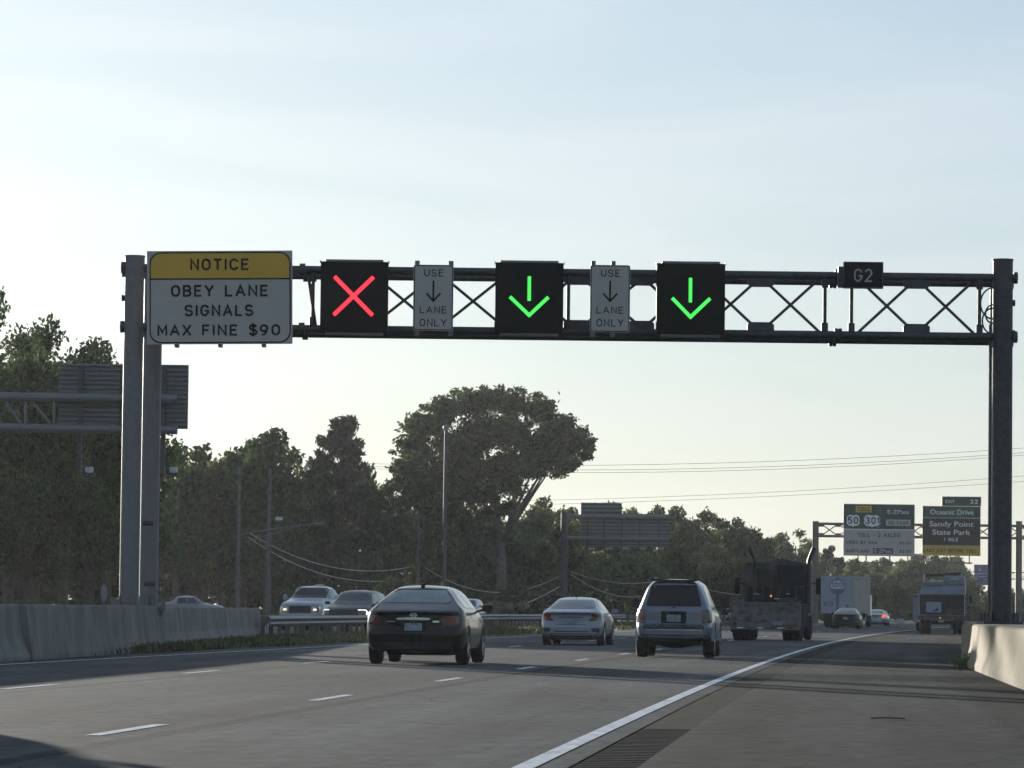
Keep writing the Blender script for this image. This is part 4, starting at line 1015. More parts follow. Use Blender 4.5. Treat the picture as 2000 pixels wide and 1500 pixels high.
# --- oncoming vehicles, seen from the front
def pickup(loc, rz, label, M, lamp=LIT_WARM):
    t = thing("pickup_truck", loc, label, "pickup truck", rz)
    st = [(0, .55, .90, 1.28, 1.36, .86), (.08, .5, .95, 1.30, 1.38, .90), (1.95, .48, .97, 1.30, 1.38, .9), (2.12, .48, .97, 1.30, 1.80, .66), (2.4, .48, .97, 1.30, 1.92, .68), (3.3, .48, .97, 1.30, 1.93, .68), (3.65, .48, .97, 1.29, 1.84, .68),
          (4.25, .48, .97, 1.26, 1.36, .76), (5.0, .48, .97, 1.20, 1.30, .76), (5.55, .5, .95, 1.14, 1.24, .74), (5.75, .52, .92, 1.06, 1.14, .72)]
    def off(x, y, z):
        k = max(0, (y - 5.2) / .55); return -.18 * (abs(x) / .95) ** 4 * k + (.06 * k if z < .75 else 0)
    o, bvh = car_body(st, off, (1.25, 4.75), .40, M, t)
    decal(bvh, [(-.66, 1.84), (.66, 1.84), (.80, 1.40), (-.80, 1.40)], 'front', GLASS2, "windscreen", t, r=.06)
    decal(bvh, [(-.48, 1.06), (.48, 1.06), (.48, .76), (-.48, .76)], 'front', BLKPLASTIC, "grille", t, off=.01)
    decal(bvh, [(-.85, .70), (.85, .70), (.85, .56), (-.85, .56)], 'front', CHROME, "bumper", t, off=.03)
    decal(bvh, [(-.6, 1.78), (.6, 1.78), (.62, 1.45), (-.62, 1.45)], 'rear', GLASS2, "rear_window", t, r=.05)
    for s_, v in ((1, 'right'), (-1, 'left')):
        decal(bvh, [(2.28, 1.36), (2.34, 1.78), (3.0, 1.80), (3.0, 1.36)], v, GLASS, "side_window", t)
        decal(bvh, [(3.06, 1.36), (3.06, 1.80), (3.5, 1.77), (4.05, 1.38)], v, GLASS, "side_window", t)
        hl = [(.52, 1.02), (.88, 1.05), (.88, .80), (.52, .82)]
        hb_ = decal(bvh, hl if s_ > 0 else mx(hl), 'front', CHROME, "headlight", t, off=.012)
        bl = [(.58, .95), (.72, .95), (.72, .87), (.58, .87)]
        decal(bvh, bl if s_ > 0 else mx(bl), 'front', lamp, "headlight_bulb", hb_, off=.03, r=.02)
        mirror(t, s_ * 1.14, 3.75, 1.42, M, .2, .28)
        for wy in (1.25, 4.75): wheel(t, s_ * .84, wy, .40, .28)
    b = MB(); b.box(-.35, .0, 2.9, 3.1, 1.935, 1.99); b.build("roof_lamp", CHROME, t, bevel=.02)
    slab(t, "underbody", UNDER, -.7, .7, .4, 5.3, .36, .6)
    return t
OD = 168.0
p = at(617, 1170, OD)
pickup((p.x + .4, p.y + 5.6, 0), math.pi + head(OD) * 1.6, "white oncoming pickup truck with a roof lamp and lit headlights", P_WHITE)
p = at(288, 1200, 255)
pu = pickup((p.x, 255, 0), -math.pi / 2, "white pickup truck seen side-on over the left barrier", P_WHITE); pu.scale = (.85, .85, .86)

def crossover(loc, rz, label, M, drl=True, lamp=LIT_WHITE):
    t = thing("suv", loc, label, "car", rz)
    st = [(0, .40, .84, 1.08, 1.55, .56), (.12, .36, .90, 1.10, 1.64, .62), (.7, .34, .95, 1.10, 1.70, .63), (1.8, .33, .95, 1.08, 1.73, .64), (2.6, .33, .95, 1.07, 1.70, .64), (3.0, .33, .95, 1.06, 1.60, .65),
          (3.6, .33, .95, 1.05, 1.16, .74), (4.3, .33, .94, 1.0, 1.09, .74), (4.75, .36, .90, .92, 1.0, .7), (4.95, .42, .84, .82, .9, .64)]
    def off(x, y, z):
        k = max(0, (y - 4.3) / .6); return -.22 * (abs(x) / .93) ** 3 * k
    o, bvh = car_body(st, off, (1.0, 3.95), .37, M, t)
    decal(bvh, [(-.62, 1.61), (.62, 1.61), (.78, 1.20), (-.78, 1.20)], 'front', GLASS, "windscreen", t, r=.06)
    decal(bvh, [(-.55, .90), (.55, .90), (.50, .52), (-.50, .52)], 'front', BLKPLASTIC, "grille", t, off=.01)
    decal(bvh, [(-.55, 1.6), (.55, 1.6), (.68, 1.17), (-.68, 1.17)], 'rear', GLASS2, "rear_window", t, r=.06)
    for s_, v in ((1, 'right'), (-1, 'left')):
        decal(bvh, [(.5, 1.16), (.75, 1.58), (1.75, 1.62), (1.75, 1.14)], v, GLASS, "side_window", t)
        decal(bvh, [(1.82, 1.14), (1.82, 1.62), (2.7, 1.57), (3.35, 1.17), (3.35, 1.14)], v, GLASS, "side_window", t)
        hl = [(.55, .89), (.82, .93), (.86, .60), (.60, .62)]
        hb_ = decal(bvh, hl if s_ > 0 else mx(hl), 'front', LAMP_AMBER, "headlight", t, off=.012)
        if drl: dr = [(.58, .915), (.88, .925), (.885, .67), (.76, .60), (.76, .625), (.855, .685), (.85, .895), (.58, .89)]
        else: dr = [(.66, .82), (.78, .82), (.78, .72), (.66, .72)]
        decal(bvh, dr if s_ > 0 else mx(dr), 'front', lamp, "running_light", hb_, off=.03, r=0)
        mirror(t, s_ * 1.06, 3.2, 1.2, BLKPLASTIC)
        for wy in (1.0, 3.95): wheel(t, s_ * .81, wy, .37, .25)
    slab(t, "underbody", UNDER, -.65, .65, .3, 4.5, .25, .42)
    return t
OD2 = 158.0
p = at(693, 1170, OD2)
crossover((p.x + .45, p.y + 4.9, 0), math.pi + head(OD2) * 1.6, "dark oncoming SUV with angular white running lights", P_CHAR)
p = at(922, 1180, 262)
crossover((p.x, p.y + 5, 0), math.pi + head(262) * 1.1, "pale oncoming SUV half hidden behind the black sedan mirror", P_SILVER, False)
p = at(1398, 1190, 450)
crossover((p.x, p.y + 5, 0), math.pi + head(450), "oncoming car with glowing headlight between SUV and dark truck", P_SILVER, False, LIT_WARM)

# --- cars further ahead
gp = ground(1651, 1228.2)
fastback((gp.x, gp.y, 0), head(gp.y) * 1.1, "black sedan driving right behind the white box truck", P_CHAR)
gp = ground(1709, 1222.5)
fastback((gp.x, gp.y, 0), head(gp.y) * 1.2, "distant pale car with bright red brake light beside the box truck", P_WHITE, lit=True)

# --- dark truck with exhaust stacks
gp = ground(1494, 1251.2)
t = thing("dump_truck", (gp.x, gp.y, 0), "dirty dark truck with two angled exhaust stacks", "truck", head(gp.y) * 1.35)
b = MB(); b.box(-1.25, 1.25, 0, .12, .40, 1.34)
for z in (.42, .72, 1.02, 1.30): b.box(-1.23, 1.23, -.035, -.002, z - .03, z + .03)
for x in (-1.2, -.4, .4, 1.2): b.box(x - .04, x + .04, -.032, -.004, .46, 1.26)
b.build("tailgate", MUD, t, bevel=.008)
b = MB(); b.box(-1.25, -1.17, .14, 3.6, .5, 1.32); b.box(1.17, 1.25, .14, 3.6, .5, 1.32); b.box(-1.15, 1.15, .14, 3.6, .75, .86)
for y in (.8, 1.6, 2.4, 3.2): b.box(1.252, 1.31, y - .05, y + .05, .5, 1.3); b.box(-1.31, -1.252, y - .05, y + .05, .5, 1.3)
b.build("bed", TRUCK, t, bevel=.01)
b = MB(); b.prism([(-1.12, .9), (1.25, .9), (1.25, 2.82), (.35, 2.98), (-.05, 2.98), (-.15, 2.86), (-1.12, 2.82)], 3.8, 6.1); b.build("cab", TRUCK, t, bevel=.05)
b = MB(); b.box(-.8, .0, 3.74, 3.79, 2.0, 2.6); b.build("rear_window", GLASS2, t)
b = MB(); b.box(-1.0, 1.15, 3.66, 3.74, 1.4, 1.95); b.box(.1, 1.1, 3.68, 3.76, 2.05, 2.75); b.build("headache_rack", UNDER, t, bevel=.01)
b = MB(); b.box(-1.0, 1.0, 6.12, 7.6, .8, 1.7); b.build("bonnet", TRUCK, t, bevel=.08)
for sx in (-1, 1):
    b = MB(); xx = -.72 if sx < 0 else 1.28
    b.tube([(xx, 3.7, 1.0), (xx, 3.7, 2.9), (xx + sx * .02, 3.7, 3.0), (xx + sx * .2, 3.7, 3.42)], [.075, .075, .075, .085], 12); b.build("exhaust_stack", STACK, t, smooth=True)
    b = MB(); b.box(min(sx * 1.42, sx * 1.6), max(sx * 1.42, sx * 1.6), 5.3, 5.42, 1.7, 2.3); b.bar((sx * 1.2, 5.4, 2.1), (sx * 1.45, 5.4, 2.1), .04, .04); b.build("side_mirror", UNDER, t)
    for y, xs in ((.75, (1.06, .72)), (2.05, (1.06, .72)), (6.6, (1.02,))):
        for x in xs: wheel(t, sx * x, y, .48, .3, UNDER)
    b = MB(); b.box(min(sx * .62, sx * 1.24), max(sx * .62, sx * 1.24), .14, .18, .28, .62); b.build("mud_flap", UNDER, t)
b = MB(); b.tube([(-.1, 3.6, 1.62), (-.1, 3.55, 1.62)], .04, 10); b.build("work_lamp", LIT_AMBER, t, smooth=True)
b = MB(); b.tube([(.0, 3.62, 1.52), (.35, 3.62, 1.50)], .02, 6); b.tube([(-.75, 3.62, 1.68), (-.55, 3.62, 1.68)], .018, 6); b.tube([(.45, 3.62, 1.70), (.6, 3.62, 1.70)], .018, 6); b.tube([(-.9, 3.6, 1.5), (-1.15, .2, 1.36)], .02, 6); b.build("hydraulic_pipe", CHROME, t, smooth=True)
for sx in (-1, 1):
    slab(t, "tail_lamp", LAMP_RED, sx * 1.08 - .06, sx * 1.08 + .06, -.06, -.037, .52, .64, .008)
    slab(t, "tie_ring", STEEL, sx * 1.27 - .03, sx * 1.27 + .03, -.08, -.0, 1.2, 1.33, .01)
    slab(t, "hinge", STEEL, sx * .8 - .05, sx * .8 + .05, -.07, -.037, 1.18, 1.29, .008)
for k in range(6): slab(t, "reflector_tape", LAMP_RED if k % 2 else LEGEND, -1.0 + k * .36, -.78 + k * .36, -.04, -.0365, .44, .475, 0)
slab(t, "number_plate", PLATE, .3, .62, -.05, -.037, .56, .70, .004)
slab(t, "tool_box", MUD, -.95, -.2, 2.9, 3.5, .87, 1.25, .02); slab(t, "hydraulic_tank", TRUCK, .2, 1.0, 2.8, 3.5, .87, 1.55, .06)
b = MB()
for x in np.linspace(-1.0, 1.1, 8): b.box(x - .02, x + .02, 3.62, 3.655, .95, 1.95)
b.build("rack_bars", STACK, t)
b = MB(); b.box(-1.2, 1.2, -.05, .1, 1.343, 1.38); b.build("tailgate_rail", STEEL, t, bevel=.008)
slab(t, "chassis", UNDER, -.45, .45, .3, 7.2, .5, .72)

# --- box truck
gp = ground(1648, 1226.5)
t = thing("box_truck", (gp.x, gp.y + 6, 0), "white box truck with a round painted emblem on its rear", "truck", head(gp.y) * 1.65)
kk = 29.0
b = MB(); b.box(-1.15, 1.15, 0, .06, 1.05, 3.62); b.build("rear_door", BOXGREY, t)
b = MB(); b.box(-1.17, 1.17, .062, 8.6, 1.0, 3.68); b.build("cargo_box", BOXSIDE, t, bevel=.02)
b = MB(); b.box(1.172, 1.19, .1, 8.5, 3.45, 3.60); b.box(1.172, 1.19, .1, 8.5, 1.0, 1.15); b.build("side_rail", ALU, t)
def disc(cx, cz, r, n=28, y=-.004): return MB().add([(cx + r * math.cos(2 * math.pi * i / n), y, cz + r * math.sin(2 * math.pi * i / n)) for i in range(n)], [tuple(range(n))])
EMB = mat("faded_emblem_blue", (.12, .13, .19), .6, var=.2); EMB2 = mat("faded_emblem_pale", (.42, .45, .48), .6, var=.1)
b = disc(.02, 2.90, .57); b.prism([(-.1, 3.45), (.12, 3.45), (.12, 3.6), (-.1, 3.6)], -.006, -.003); b.prism([(-.06, 1.2), (.16, 1.2), (.14, 2.34), (-.06, 2.34)], -.006, -.003); e = b.build("round_emblem", EMB, t, fix=False)
pts = [(.02 + .5 * math.cos(a), 2.92 + .46 * math.sin(a)) for a in np.linspace(-.35, math.pi + .35, 24)]
flat(pts, -.008).build("emblem_field", EMB2, e)
b = MB(); b.text("100", -.38, .42, 2.88, 3.22, -.012, .02); b.build("lettering", EMB, e)
b = MB(); b.box(-.95, -.28, -.008, -.002, 1.55, 1.85); b.build("dark_notice", EMB, t)
b = MB()
for z in (1.64, 1.76): b.box(-.85, -.38, -.014, -.010, z - .02, z + .02)
b.build("notice_line", EMB2, t)
b = MB(); b.box(.62, .86, -.01, -.002, 1.25, 1.62); b.build("yellow_placard", mat("dull_yellow_placard", (.20, .19, .05), .6), t)
b = MB(); b.box(-1.0, 1.0, 8.65, 10.6, .7, 2.5); b.build("cab", P_WHITE, t, bevel=.12)
slab(t, "rear_bumper", UNDER, -1.1, 1.1, -.1, .1, .55, .72); slab(t, "chassis", UNDER, -.5, .5, .2, 10, .6, .98)
slab(t, "mud_flap", UNDER, -1.1, -.45, 1.0, 1.05, .15, .95); slab(t, "mud_flap", UNDER, .45, 1.1, 1.0, 1.05, .15, .95)
for sx in (-1, 1):
    for y, xs in ((2.0, (.98, .68)), (9.4, (.95,))):
        for x in xs: wheel(t, sx * x, y, .48, .27, UNDER)
    slab(t, "side_lamp", LAMP_RED, sx * 1.05 - .06, sx * 1.05 + .06, -.14, -.102, .88, .98)
    slab(t, "side_mirror", UNDER, sx * 1.34 - .1, sx * 1.34 + .1, 9.9, 10.0, 1.6, 2.3)

# --- flatbed truck with a silver load
gp = ground(1838, 1238.5)
t = thing("flatbed_truck", (gp.x, gp.y, 0), "loaded truck with boarded rear and silver upper body on the shoulder", "truck", head(gp.y) * 1.1)
b = MB(); b.box(-1.12, 1.18, 0, .10, .98, 2.02); b.build("tailboard", PLY, t, bevel=.01)
b = MB()
for z in (1.12, 1.3, 1.48, 1.66, 1.84): b.box(-.14, 1.1, -.03, -.002, z - .06, z + .06)
b.build("board_slat", PLY, t)
b = MB(); b.prism(rrect(-.78, .0, 1.12, 1.66, .03), -.05, -.002); f_ = b.build("white_panel", BOXGREY, t)
b = MB(); b.add([(-.55, -.056, 1.19), (-.15, -.056, 1.19), (-.15, -.056, 1.40), (-.3, -.056, 1.26)], [(0, 1, 2, 3)]); b.build("blue_mark", BLUE, f_)
b = MB(); b.box(-1.2, 1.2, -.12, .0, .72, .96); b.build("rear_beam", TRUCK, t, bevel=.01)
for x, M in ((-1.0, LAMP_RED), (-.85, DIM_RED), (.60, DIM_RED), (.75, LAMP_RED), (-.2, LAMP_AMBER), (-.05, LIT_AMBER), (.08, LAMP_AMBER)):
    slab(t, "marker_lamp", M, x - .04, x + .04, -.15, -.122, .80, .87, .005)
b = MB(); b.prism([(-1.14, 2.03), (1.2, 2.03), (1.2, 2.5), (1.16, 3.0), (.2, 3.05), (.1, 2.98), (.08, 2.75), (-1.0, 2.72), (-1.05, 2.5)], .6, 3.2); b.build("silver_load", TARP, t, bevel=.05)
b = MB(); b.box(-.98, .06, .5, .58, 2.50, 2.68); b.box(.12, 1.12, .5, .58, 2.55, 2.92); b.build("load_ledge", ALU, t, bevel=.02)
b = MB(); b.add([(.3, .48, 2.80), (1.05, .48, 2.80), (.68, .48, 2.98), (.3, .56, 2.80), (1.05, .56, 2.80), (.68, .56, 2.98)], [(0, 1, 2), (3, 5, 4), (0, 3, 4, 1), (1, 4, 5, 2), (2, 5, 3, 0)]); b.build("peaked_cover", P_WHITE, t)
b = MB(); b.box(-.75, .3, .1, .5, 2.05, 2.2); b.build("load_box", TARP, t, bevel=.02)
b = MB(); b.bar((-.95, 1.2, 3.02), (.9, 2.4, 3.14), .16, .06); b.bar((-.7, 1.0, 2.98), (.2, 2.6, 3.12), .14, .05); b.build("loose_plank", PLY, t)
b = MB(); b.tube([(-.88, .9, 2.7), (-.88, .9, 3.15)], .05, 8); b.build("stake", BROWNSTEEL, t)
b = MB(); b.tube([(-1.15, -.03, 1.0), (-.4, -.06, .98), (.5, -.06, 1.0), (1.2, .0, 1.1)], .025, 6); b.build("strap", ALU, t)
slab(t, "tool_box", TRUCK, .3, 1.1, -.1, -.035, 1.0, 1.35, .02); slab(t, "side_panel", TARP, -1.5, -1.22, 1.2, 3.4, .7, 1.9, .03)
b = MB(); b.box(-1.0, 1.1, 3.3, 5.2, .8, 2.7); b.build("cab", TARP, t, bevel=.1)
slab(t, "chassis", UNDER, -.5, .5, .1, 5.0, .5, .70); slab(t, "number_plate", PLATE, -.15, .15, -.14, -.122, .60, .70, .004)
for sx in (-1, 1):
    for y, xs in ((.9, (.98, .68)), (4.4, (.95,))):
        for x in xs: wheel(t, sx * x, y, .45, .27, UNDER)
    slab(t, "side_mirror", UNDER, sx * 1.42 - .07, sx * 1.42 + .07, 4.2, 4.3, 1.6, 2.0)
    b = MB(); b.bar((sx * 1.05, 4.25, 1.85), (sx * 1.4, 4.25, 1.85), .04, .04); b.build("mirror_arm", UNDER, t)
p = at(1793, 1200, 235)
t = thing("cargo_trailer", (p.x + 1.0, 235, 0), "pale trailer edge showing left of the loaded truck", "trailer", head(235))
b = MB(); b.box(-1.2, 1.2, 0, 4.2, .55, 2.25); b.build("body", BOXGREY, t, bevel=.04); b = MB()
b.box(-1.22, -1.16, -.02, .04, .5, 2.28); b.box(1.16, 1.22, -.02, .04, .5, 2.28); b.build("corner_post", ALU, t)
for sx in (-1, 1): wheel(t, sx * 1.02, 1.8, .38, .25, UNDER)

# ---------------------------------------------------------------- trees and plants
rng = np.random.default_rng(7)
def leaf_mesh(name, pts, size, M, elong=1.7, upright=0.0, rs=None):
    rs = rs or rng; n = len(pts); pts = np.asarray(pts, dtype=np.float64)
    a = rs.normal(size=(n, 3)); a[:, 2] += upright * 2; a /= np.linalg.norm(a, axis=1)[:, None]
    b = rs.normal(size=(n, 3)); b -= a * (a * b).sum(1)[:, None]; b /= np.linalg.norm(b, axis=1)[:, None]
    s_ = size * rs.uniform(.6, 1.3, n)[:, None]
    a = a * s_ * elong / 2; b = b * s_ / 2
    V = np.stack([pts - a, pts - b * .9 + a * .1, pts + a, pts + b * .9 + a * .1], 1).reshape(-1, 3).astype(np.float32)
    me = bpy.data.meshes.new(name); me.vertices.add(4 * n); me.vertices.foreach_set("co", V.ravel())
    me.loops.add(4 * n); me.loops.foreach_set("vertex_index", np.arange(4 * n, dtype=np.int32))
    me.polygons.add(n); me.polygons.foreach_set("loop_start", np.arange(0, 4 * n, 4, dtype=np.int32))
    try: me.polygons.foreach_set("loop_total", np.full(n, 4, dtype=np.int32))
    except Exception: pass
    me.update(calc_edges=True); me.materials.append(M); return me
def clump_points(clumps, n, rs, pw=2.2, flat_=.8):
    c = np.array([[*k[0], k[1]] for k in clumps]); wt = c[:, 3] ** 2; wt /= wt.sum()
    i = rs.choice(len(c), n, p=wt); d = rs.normal(size=(n, 3)); d /= np.linalg.norm(d, axis=1)[:, None]
    r = rs.uniform(0, 1, n) ** (1 / pw); r *= 1 + .18 * rs.normal(size=n) * (rs.uniform(size=n) < .4)
    d[:, 2] *= flat_
    return c[i, :3] + d * (r * c[i, 3])[:, None]
def limb_mesh(name, trunk, limbs, M):
    b = MB(); b.tube(*trunk, 10)
    for pts, r in limbs: b.tube(pts, r, 6)
    me = bpy.data.meshes.new(name); me.from_pydata(b.v, [], b.f); me.materials.append(M)
    me.polygons.foreach_set("use_smooth", [True] * len(me.polygons)); return me
def proto_broad(seed, H, R, zlow, n, size, M, spread=1.0, ncl=26, bark=BARK):
    rs = np.random.default_rng(seed); cl = []; zc = (H + zlow) / 2; hz = (H - zlow) / 2
    for k in range(ncl):
        d = rs.normal(size=3); d[2] += .25; d /= np.linalg.norm(d); q = rs.uniform(.58, .80) if k % 4 else rs.uniform(.1, .5)
        rad = rs.uniform(.24, .42) * R
        p = np.array([d[0] * R * q * spread, d[1] * R * q * spread, max(zlow + .4 * rad, zc + d[2] * hz * q)])
        cl.append((p, rad))
    cl.append((np.array([rs.normal() * .1 * R, rs.normal() * .1 * R, H - .22 * R]), .25 * R))
    pts = clump_points(cl, n, rs)
    crown = leaf_mesh("crown", pts, size, M, rs=rs)
    top = Vector((rs.normal() * .3, rs.normal() * .3, H * .8)); mid = Vector((rs.normal() * .2, 0, H * .4)); rt = H * .018
    limbs = []
    for p, rad in cl[:14]:
        z0 = min(p[2] * .6, H * .6); base = mid * (z0 / (H * .4)) if z0 < H * .4 else mid + (top - mid) * ((z0 - H * .4) / (H * .4))
        limbs.append(([base, (base + Vector(p)) / 2 + Vector((0, 0, -.3)), Vector(p)], [rt * .5, rt * .32, rt * .1]))
    tr = limb_mesh("trunk", ([(0, 0, -.2), mid, top], [rt * 1.4, rt, rt * .4]), limbs, bark)
    return crown, tr, H
def proto_pine(seed, H, R, n, size):
    rs = np.random.default_rng(seed); cl = []; limbs = []
    for lv in range(14):
        z = H * (.22 + .74 * lv / 13); rr = R * (1 - (lv / 13.6) ** 2.3) * rs.uniform(.65, 1.15) + .35
        k = int(rs.integers(4, 7))
        for j in range(k):
            a = rs.uniform(0, 6.28); q = rr * rs.uniform(.55, 1)
            tip = np.array([math.cos(a) * q, math.sin(a) * q, z + q * .18 + rs.normal() * .2])
            limbs.append(([(0, 0, z - .3), tuple(tip * .6 + np.array([0, 0, z - .2]) * .4 - np.array([0, 0, .2])), tuple(tip)], [.07, .05, .02]))
            for u in (.55, .78, 1.0):
                cl.append((np.array([tip[0] * u, tip[1] * u, z + (tip[2] - z) * u + .15]), rs.uniform(.30, .62) * (1.2 - .3 * u)))
    cl.append((np.array([0, 0, H - .3]), .45)); cl.append((np.array([.15, 0, H - .9]), .55))
    pts = clump_points(cl, n, rs, 1.6, 1.0)
    return leaf_mesh("crown", pts, size, LEAF_P, elong=2.6, upright=.6, rs=rs), limb_mesh("trunk", ([(0, 0, -.2), (.1, 0, H * .5), (0, 0, H * .97)], [.22, .16, .04]), limbs, BARK), H
PROTO = {
    'a': proto_broad(1, 14, 5.0, 1.2, 11000, .34, LEAF_A),
    'b': proto_broad(2, 15, 4.4, 1.0, 11000, .34, LEAF_G, ncl=30),
    'c': proto_broad(3, 13, 5.4, .8, 12000, .33, LEAF_Y, ncl=22),
    'd': proto_broad(4, 12, 4.2, .6, 9000, .34, LEAF_B, ncl=24),
    'f': proto_broad(9, 15, 4.6, 1.0, 24000, .21, LEAF_A, ncl=34),
    'g': proto_broad(10, 15, 5.0, 1.0, 24000, .21, LEAF_G, ncl=30),
    'e': proto_broad(5, 12, 3.6, 1.2, 3800, .30, LEAF_B, ncl=18, bark=BARK_PALE),
    'p': proto_pine(6, 15, 3.6, 10500, .25),
    's': proto_broad(8, 4, 2.4, .1, 3200, .26, LEAF_B, ncl=14),
}
def tree(kind, px, top, D, label, group=None, wide=1.0, name="broadleaf_tree", cat="tree", hw=None):
    cr, tr, H = PROTO[kind]; p = at(px, top, D); q = at(px, 1190, D)
    h = at(px, top, D).z; sc = h / H
    # trees stand upright in the photograph's own tilt
    x = at(px, top + (1195 - top) * .35, D).x
    t = thing(name, (x, D, 0), label, cat, random.uniform(0, 6.28), group); t.scale = (sc * wide, sc * wide, sc)
    for nm, me in (("crown", cr), ("trunk", tr)):
        o = bpy.data.objects.new(nm, me); C.objects.link(o); o.parent = t
    return t
random.seed(3)
GL = "tall trees behind the left sign back"
tl = "tall broadleaf tree in the dark stand behind the left sign back"
for k, px, top, D in (('f', -66, 465, 190), ('g', -120, 640, 200), ('g', 20, 628, 215), ('f', 72, 640, 222), ('g', 128, 612, 205), ('f', 180, 655, 212), ('g', 215, 720, 232), ('f', 60, 700, 180), ('g', -20, 720, 178)):
    if px == -66: tree(k, px, top, D, "tallest dark tree cut off by the left frame edge", wide=.55)
    elif px == 128: tree(k, px, top, D, "round topped tree rising above the left sign back", wide=.7)
    else: tree(k, px, top, D, tl, GL, wide=.85)
ml = "broadleaf tree in the row between the left posts and the pine"
GM = "broadleaf trees behind the utility poles"
for k, px, top, D, wd in (('a', 255, 850, 350, .9), ('c', 300, 862, 355, .9), ('b', 345, 862, 345, .85), ('a', 395, 866, 360, .85), ('c', 436, 892, 352, .8), ('b', 478, 858, 365, .85), ('a', 570, 872, 362, .8), ('c', 612, 905, 370, .75), ('a', 720, 905, 380, .7), ('b', 755, 935, 384, .7)):
    tree(k, px, top, D, ml, GM, wide=wd)
tree('b', 525, 832, 350, "tallest broadleaf tree behind the two utility poles", wide=.95)
tree('p', 672, 818, 362, "dark pine with upright shoots beside the huge dome tree", name="pine_tree", wide=1.05)
dl = "low bushy tree in the shade below the dome tree crown"
for k, px, top, D, wd in (('f', 765, 962, 392, .85), ('c', 810, 960, 396, .9), ('f', 858, 968, 398, .9), ('c', 905, 975, 402, 1), ('f', 950, 985, 404, .9), ('c', 1000, 1010, 404, .9), ('d', 1045, 985, 404, .9), ('c', 1078, 990, 408, .9)):
    tree(k, px, top, D, dl, "bushy trees under the dome tree", wide=wd)
rl = "green tree in the wood edge behind the distant sign back"
for k, px, top, D, wd in (('a', 1065, 968, 445, .8), ('b', 1110, 988, 450, .85), ('c', 1150, 985, 446, .85), ('a', 1195, 978, 452, .8), ('d', 1240, 990, 440, .85), ('b', 1285, 985, 455, .8), ('a', 1325, 985, 450, .85), ('c', 1365, 992, 445, .8), ('b', 1400, 1003, 455, .85), ('a', 1440, 1010, 450, .8), ('c', 1468, 1025, 448, .75)):
    tree(k, px, top, D, rl, "wood edge behind the distant sign back", wide=wd)
fl = "paler rounded tree in front of the wood below the sign lamps"
for k, px, top, D, wd in (('d', 1170, 1075, 415, 1.1), ('d', 1225, 1082, 418, 1.1), ('d', 1270, 1078, 416, 1.0), ('c', 1330, 1042, 425, 1.0), ('d', 1385, 1058, 422, 1.0), ('c', 1430, 1075, 420, 1.0), ('c', 1120, 1060, 420, 1.0), ('d', 1060, 1075, 412, 1.1)):
    tree(k, px, top, D, fl, "paler trees below the sign lamps", wide=wd)
nl = "small distant tree between the dark truck and the lattice gantry"
for k, px, top, D, wd in (('c', 1500, 1046, 520, .9), ('a', 1530, 1038, 525, .9), ('b', 1575, 1060, 540, .9), ('a', 1605, 1085, 560, .9), ('c', 1560, 1075, 510, 1), ('c', 1480, 1060, 505, .9)):
    tree(k, px, top, D, nl, "small trees left of the lattice gantry", wide=wd)
tree('e', 1555, 1030, 530, "thin pale see-through tree left of the lattice gantry", wide=.9)
hl_ = "far tree in the line under the toll and park signs"
rr = np.random.default_rng(5)
for i, px in enumerate(range(1615, 2060, 19)):
    top = 1092 + rr.normal() * 5 if px < 1880 else (1120 if px < 1900 else 1152 + rr.normal() * 3)
    if 1780 < px < 1860: top -= 9
    tree('abcda'[i % 5], px, top, 640 + rr.uniform(-25, 40), hl_, "far tree line under the toll signs", wide=1.0)
for i, px in enumerate(range(1610, 1900, 30)):
    tree('cd'[i % 2], px + 6, 1125 + rr.normal() * 8, 600 + rr.uniform(-20, 10), hl_, "far tree line under the toll signs", wide=1.2)
tree('p', 1622, 1068, 590, "small dark pine just right of the lattice gantry post", name="pine_tree", wide=1.1)

# the big dome-shaped tree
DT = 372.0; k = ppm(DT); base = at(975, 1194, DT)
bt = thing("dome_tree", (base.x, DT, 0), "huge dark dome shaped tree towering in the centre", "tree")
rs = np.random.default_rng(11); cl = []
for (x, y, r) in ((808, 882, 40), (797, 920, 30), (828, 835, 40), (868, 803, 42), (918, 789, 34), (960, 787, 32), (1008, 788, 34), (1052, 810, 38), (1088, 842, 38), (1120, 858, 32), (1142, 872, 20), (1060, 868, 46), (1000, 850, 56), (930, 850, 56), (880, 868, 50), (858, 920, 44), (920, 918, 52), (980, 915, 52), (1036, 905, 42), (1072, 898, 34),
                  (818, 958, 34), (878, 966, 42), (938, 966, 42), (992, 950, 34), (790, 945, 24), (1096, 880, 36), (840, 990, 30), (900, 1000, 34), (776, 905, 16), (950, 1010, 30), (800, 978, 26), (870, 1015, 30), (915, 1035, 30), (985, 1000, 22)):
    q = at(x, y, DT); rm = r / k
    for m_ in range(3):
        cl.append((np.array([q.x - base.x + rs.normal() * .4, rs.uniform(-6, 6) * (1 - abs(x - 965) / 330), q.z + rs.normal() * .3]), rm * rs.uniform(.75, 1.0)))
for i in range(150):
    while True:
        x, y = rs.uniform(770, 1150), rs.uniform(770, 1000)
        u = (x - 962) / 195; v = (y - 885) / 118
        if u * u + v * v < .82 and not (x > 1010 and y > 905 + (1150 - x) * .25): break
    q = at(x, y, DT); cl.append((np.array([q.x - base.x, rs.uniform(-6, 6), q.z]), rs.uniform(.5, 1.15)))
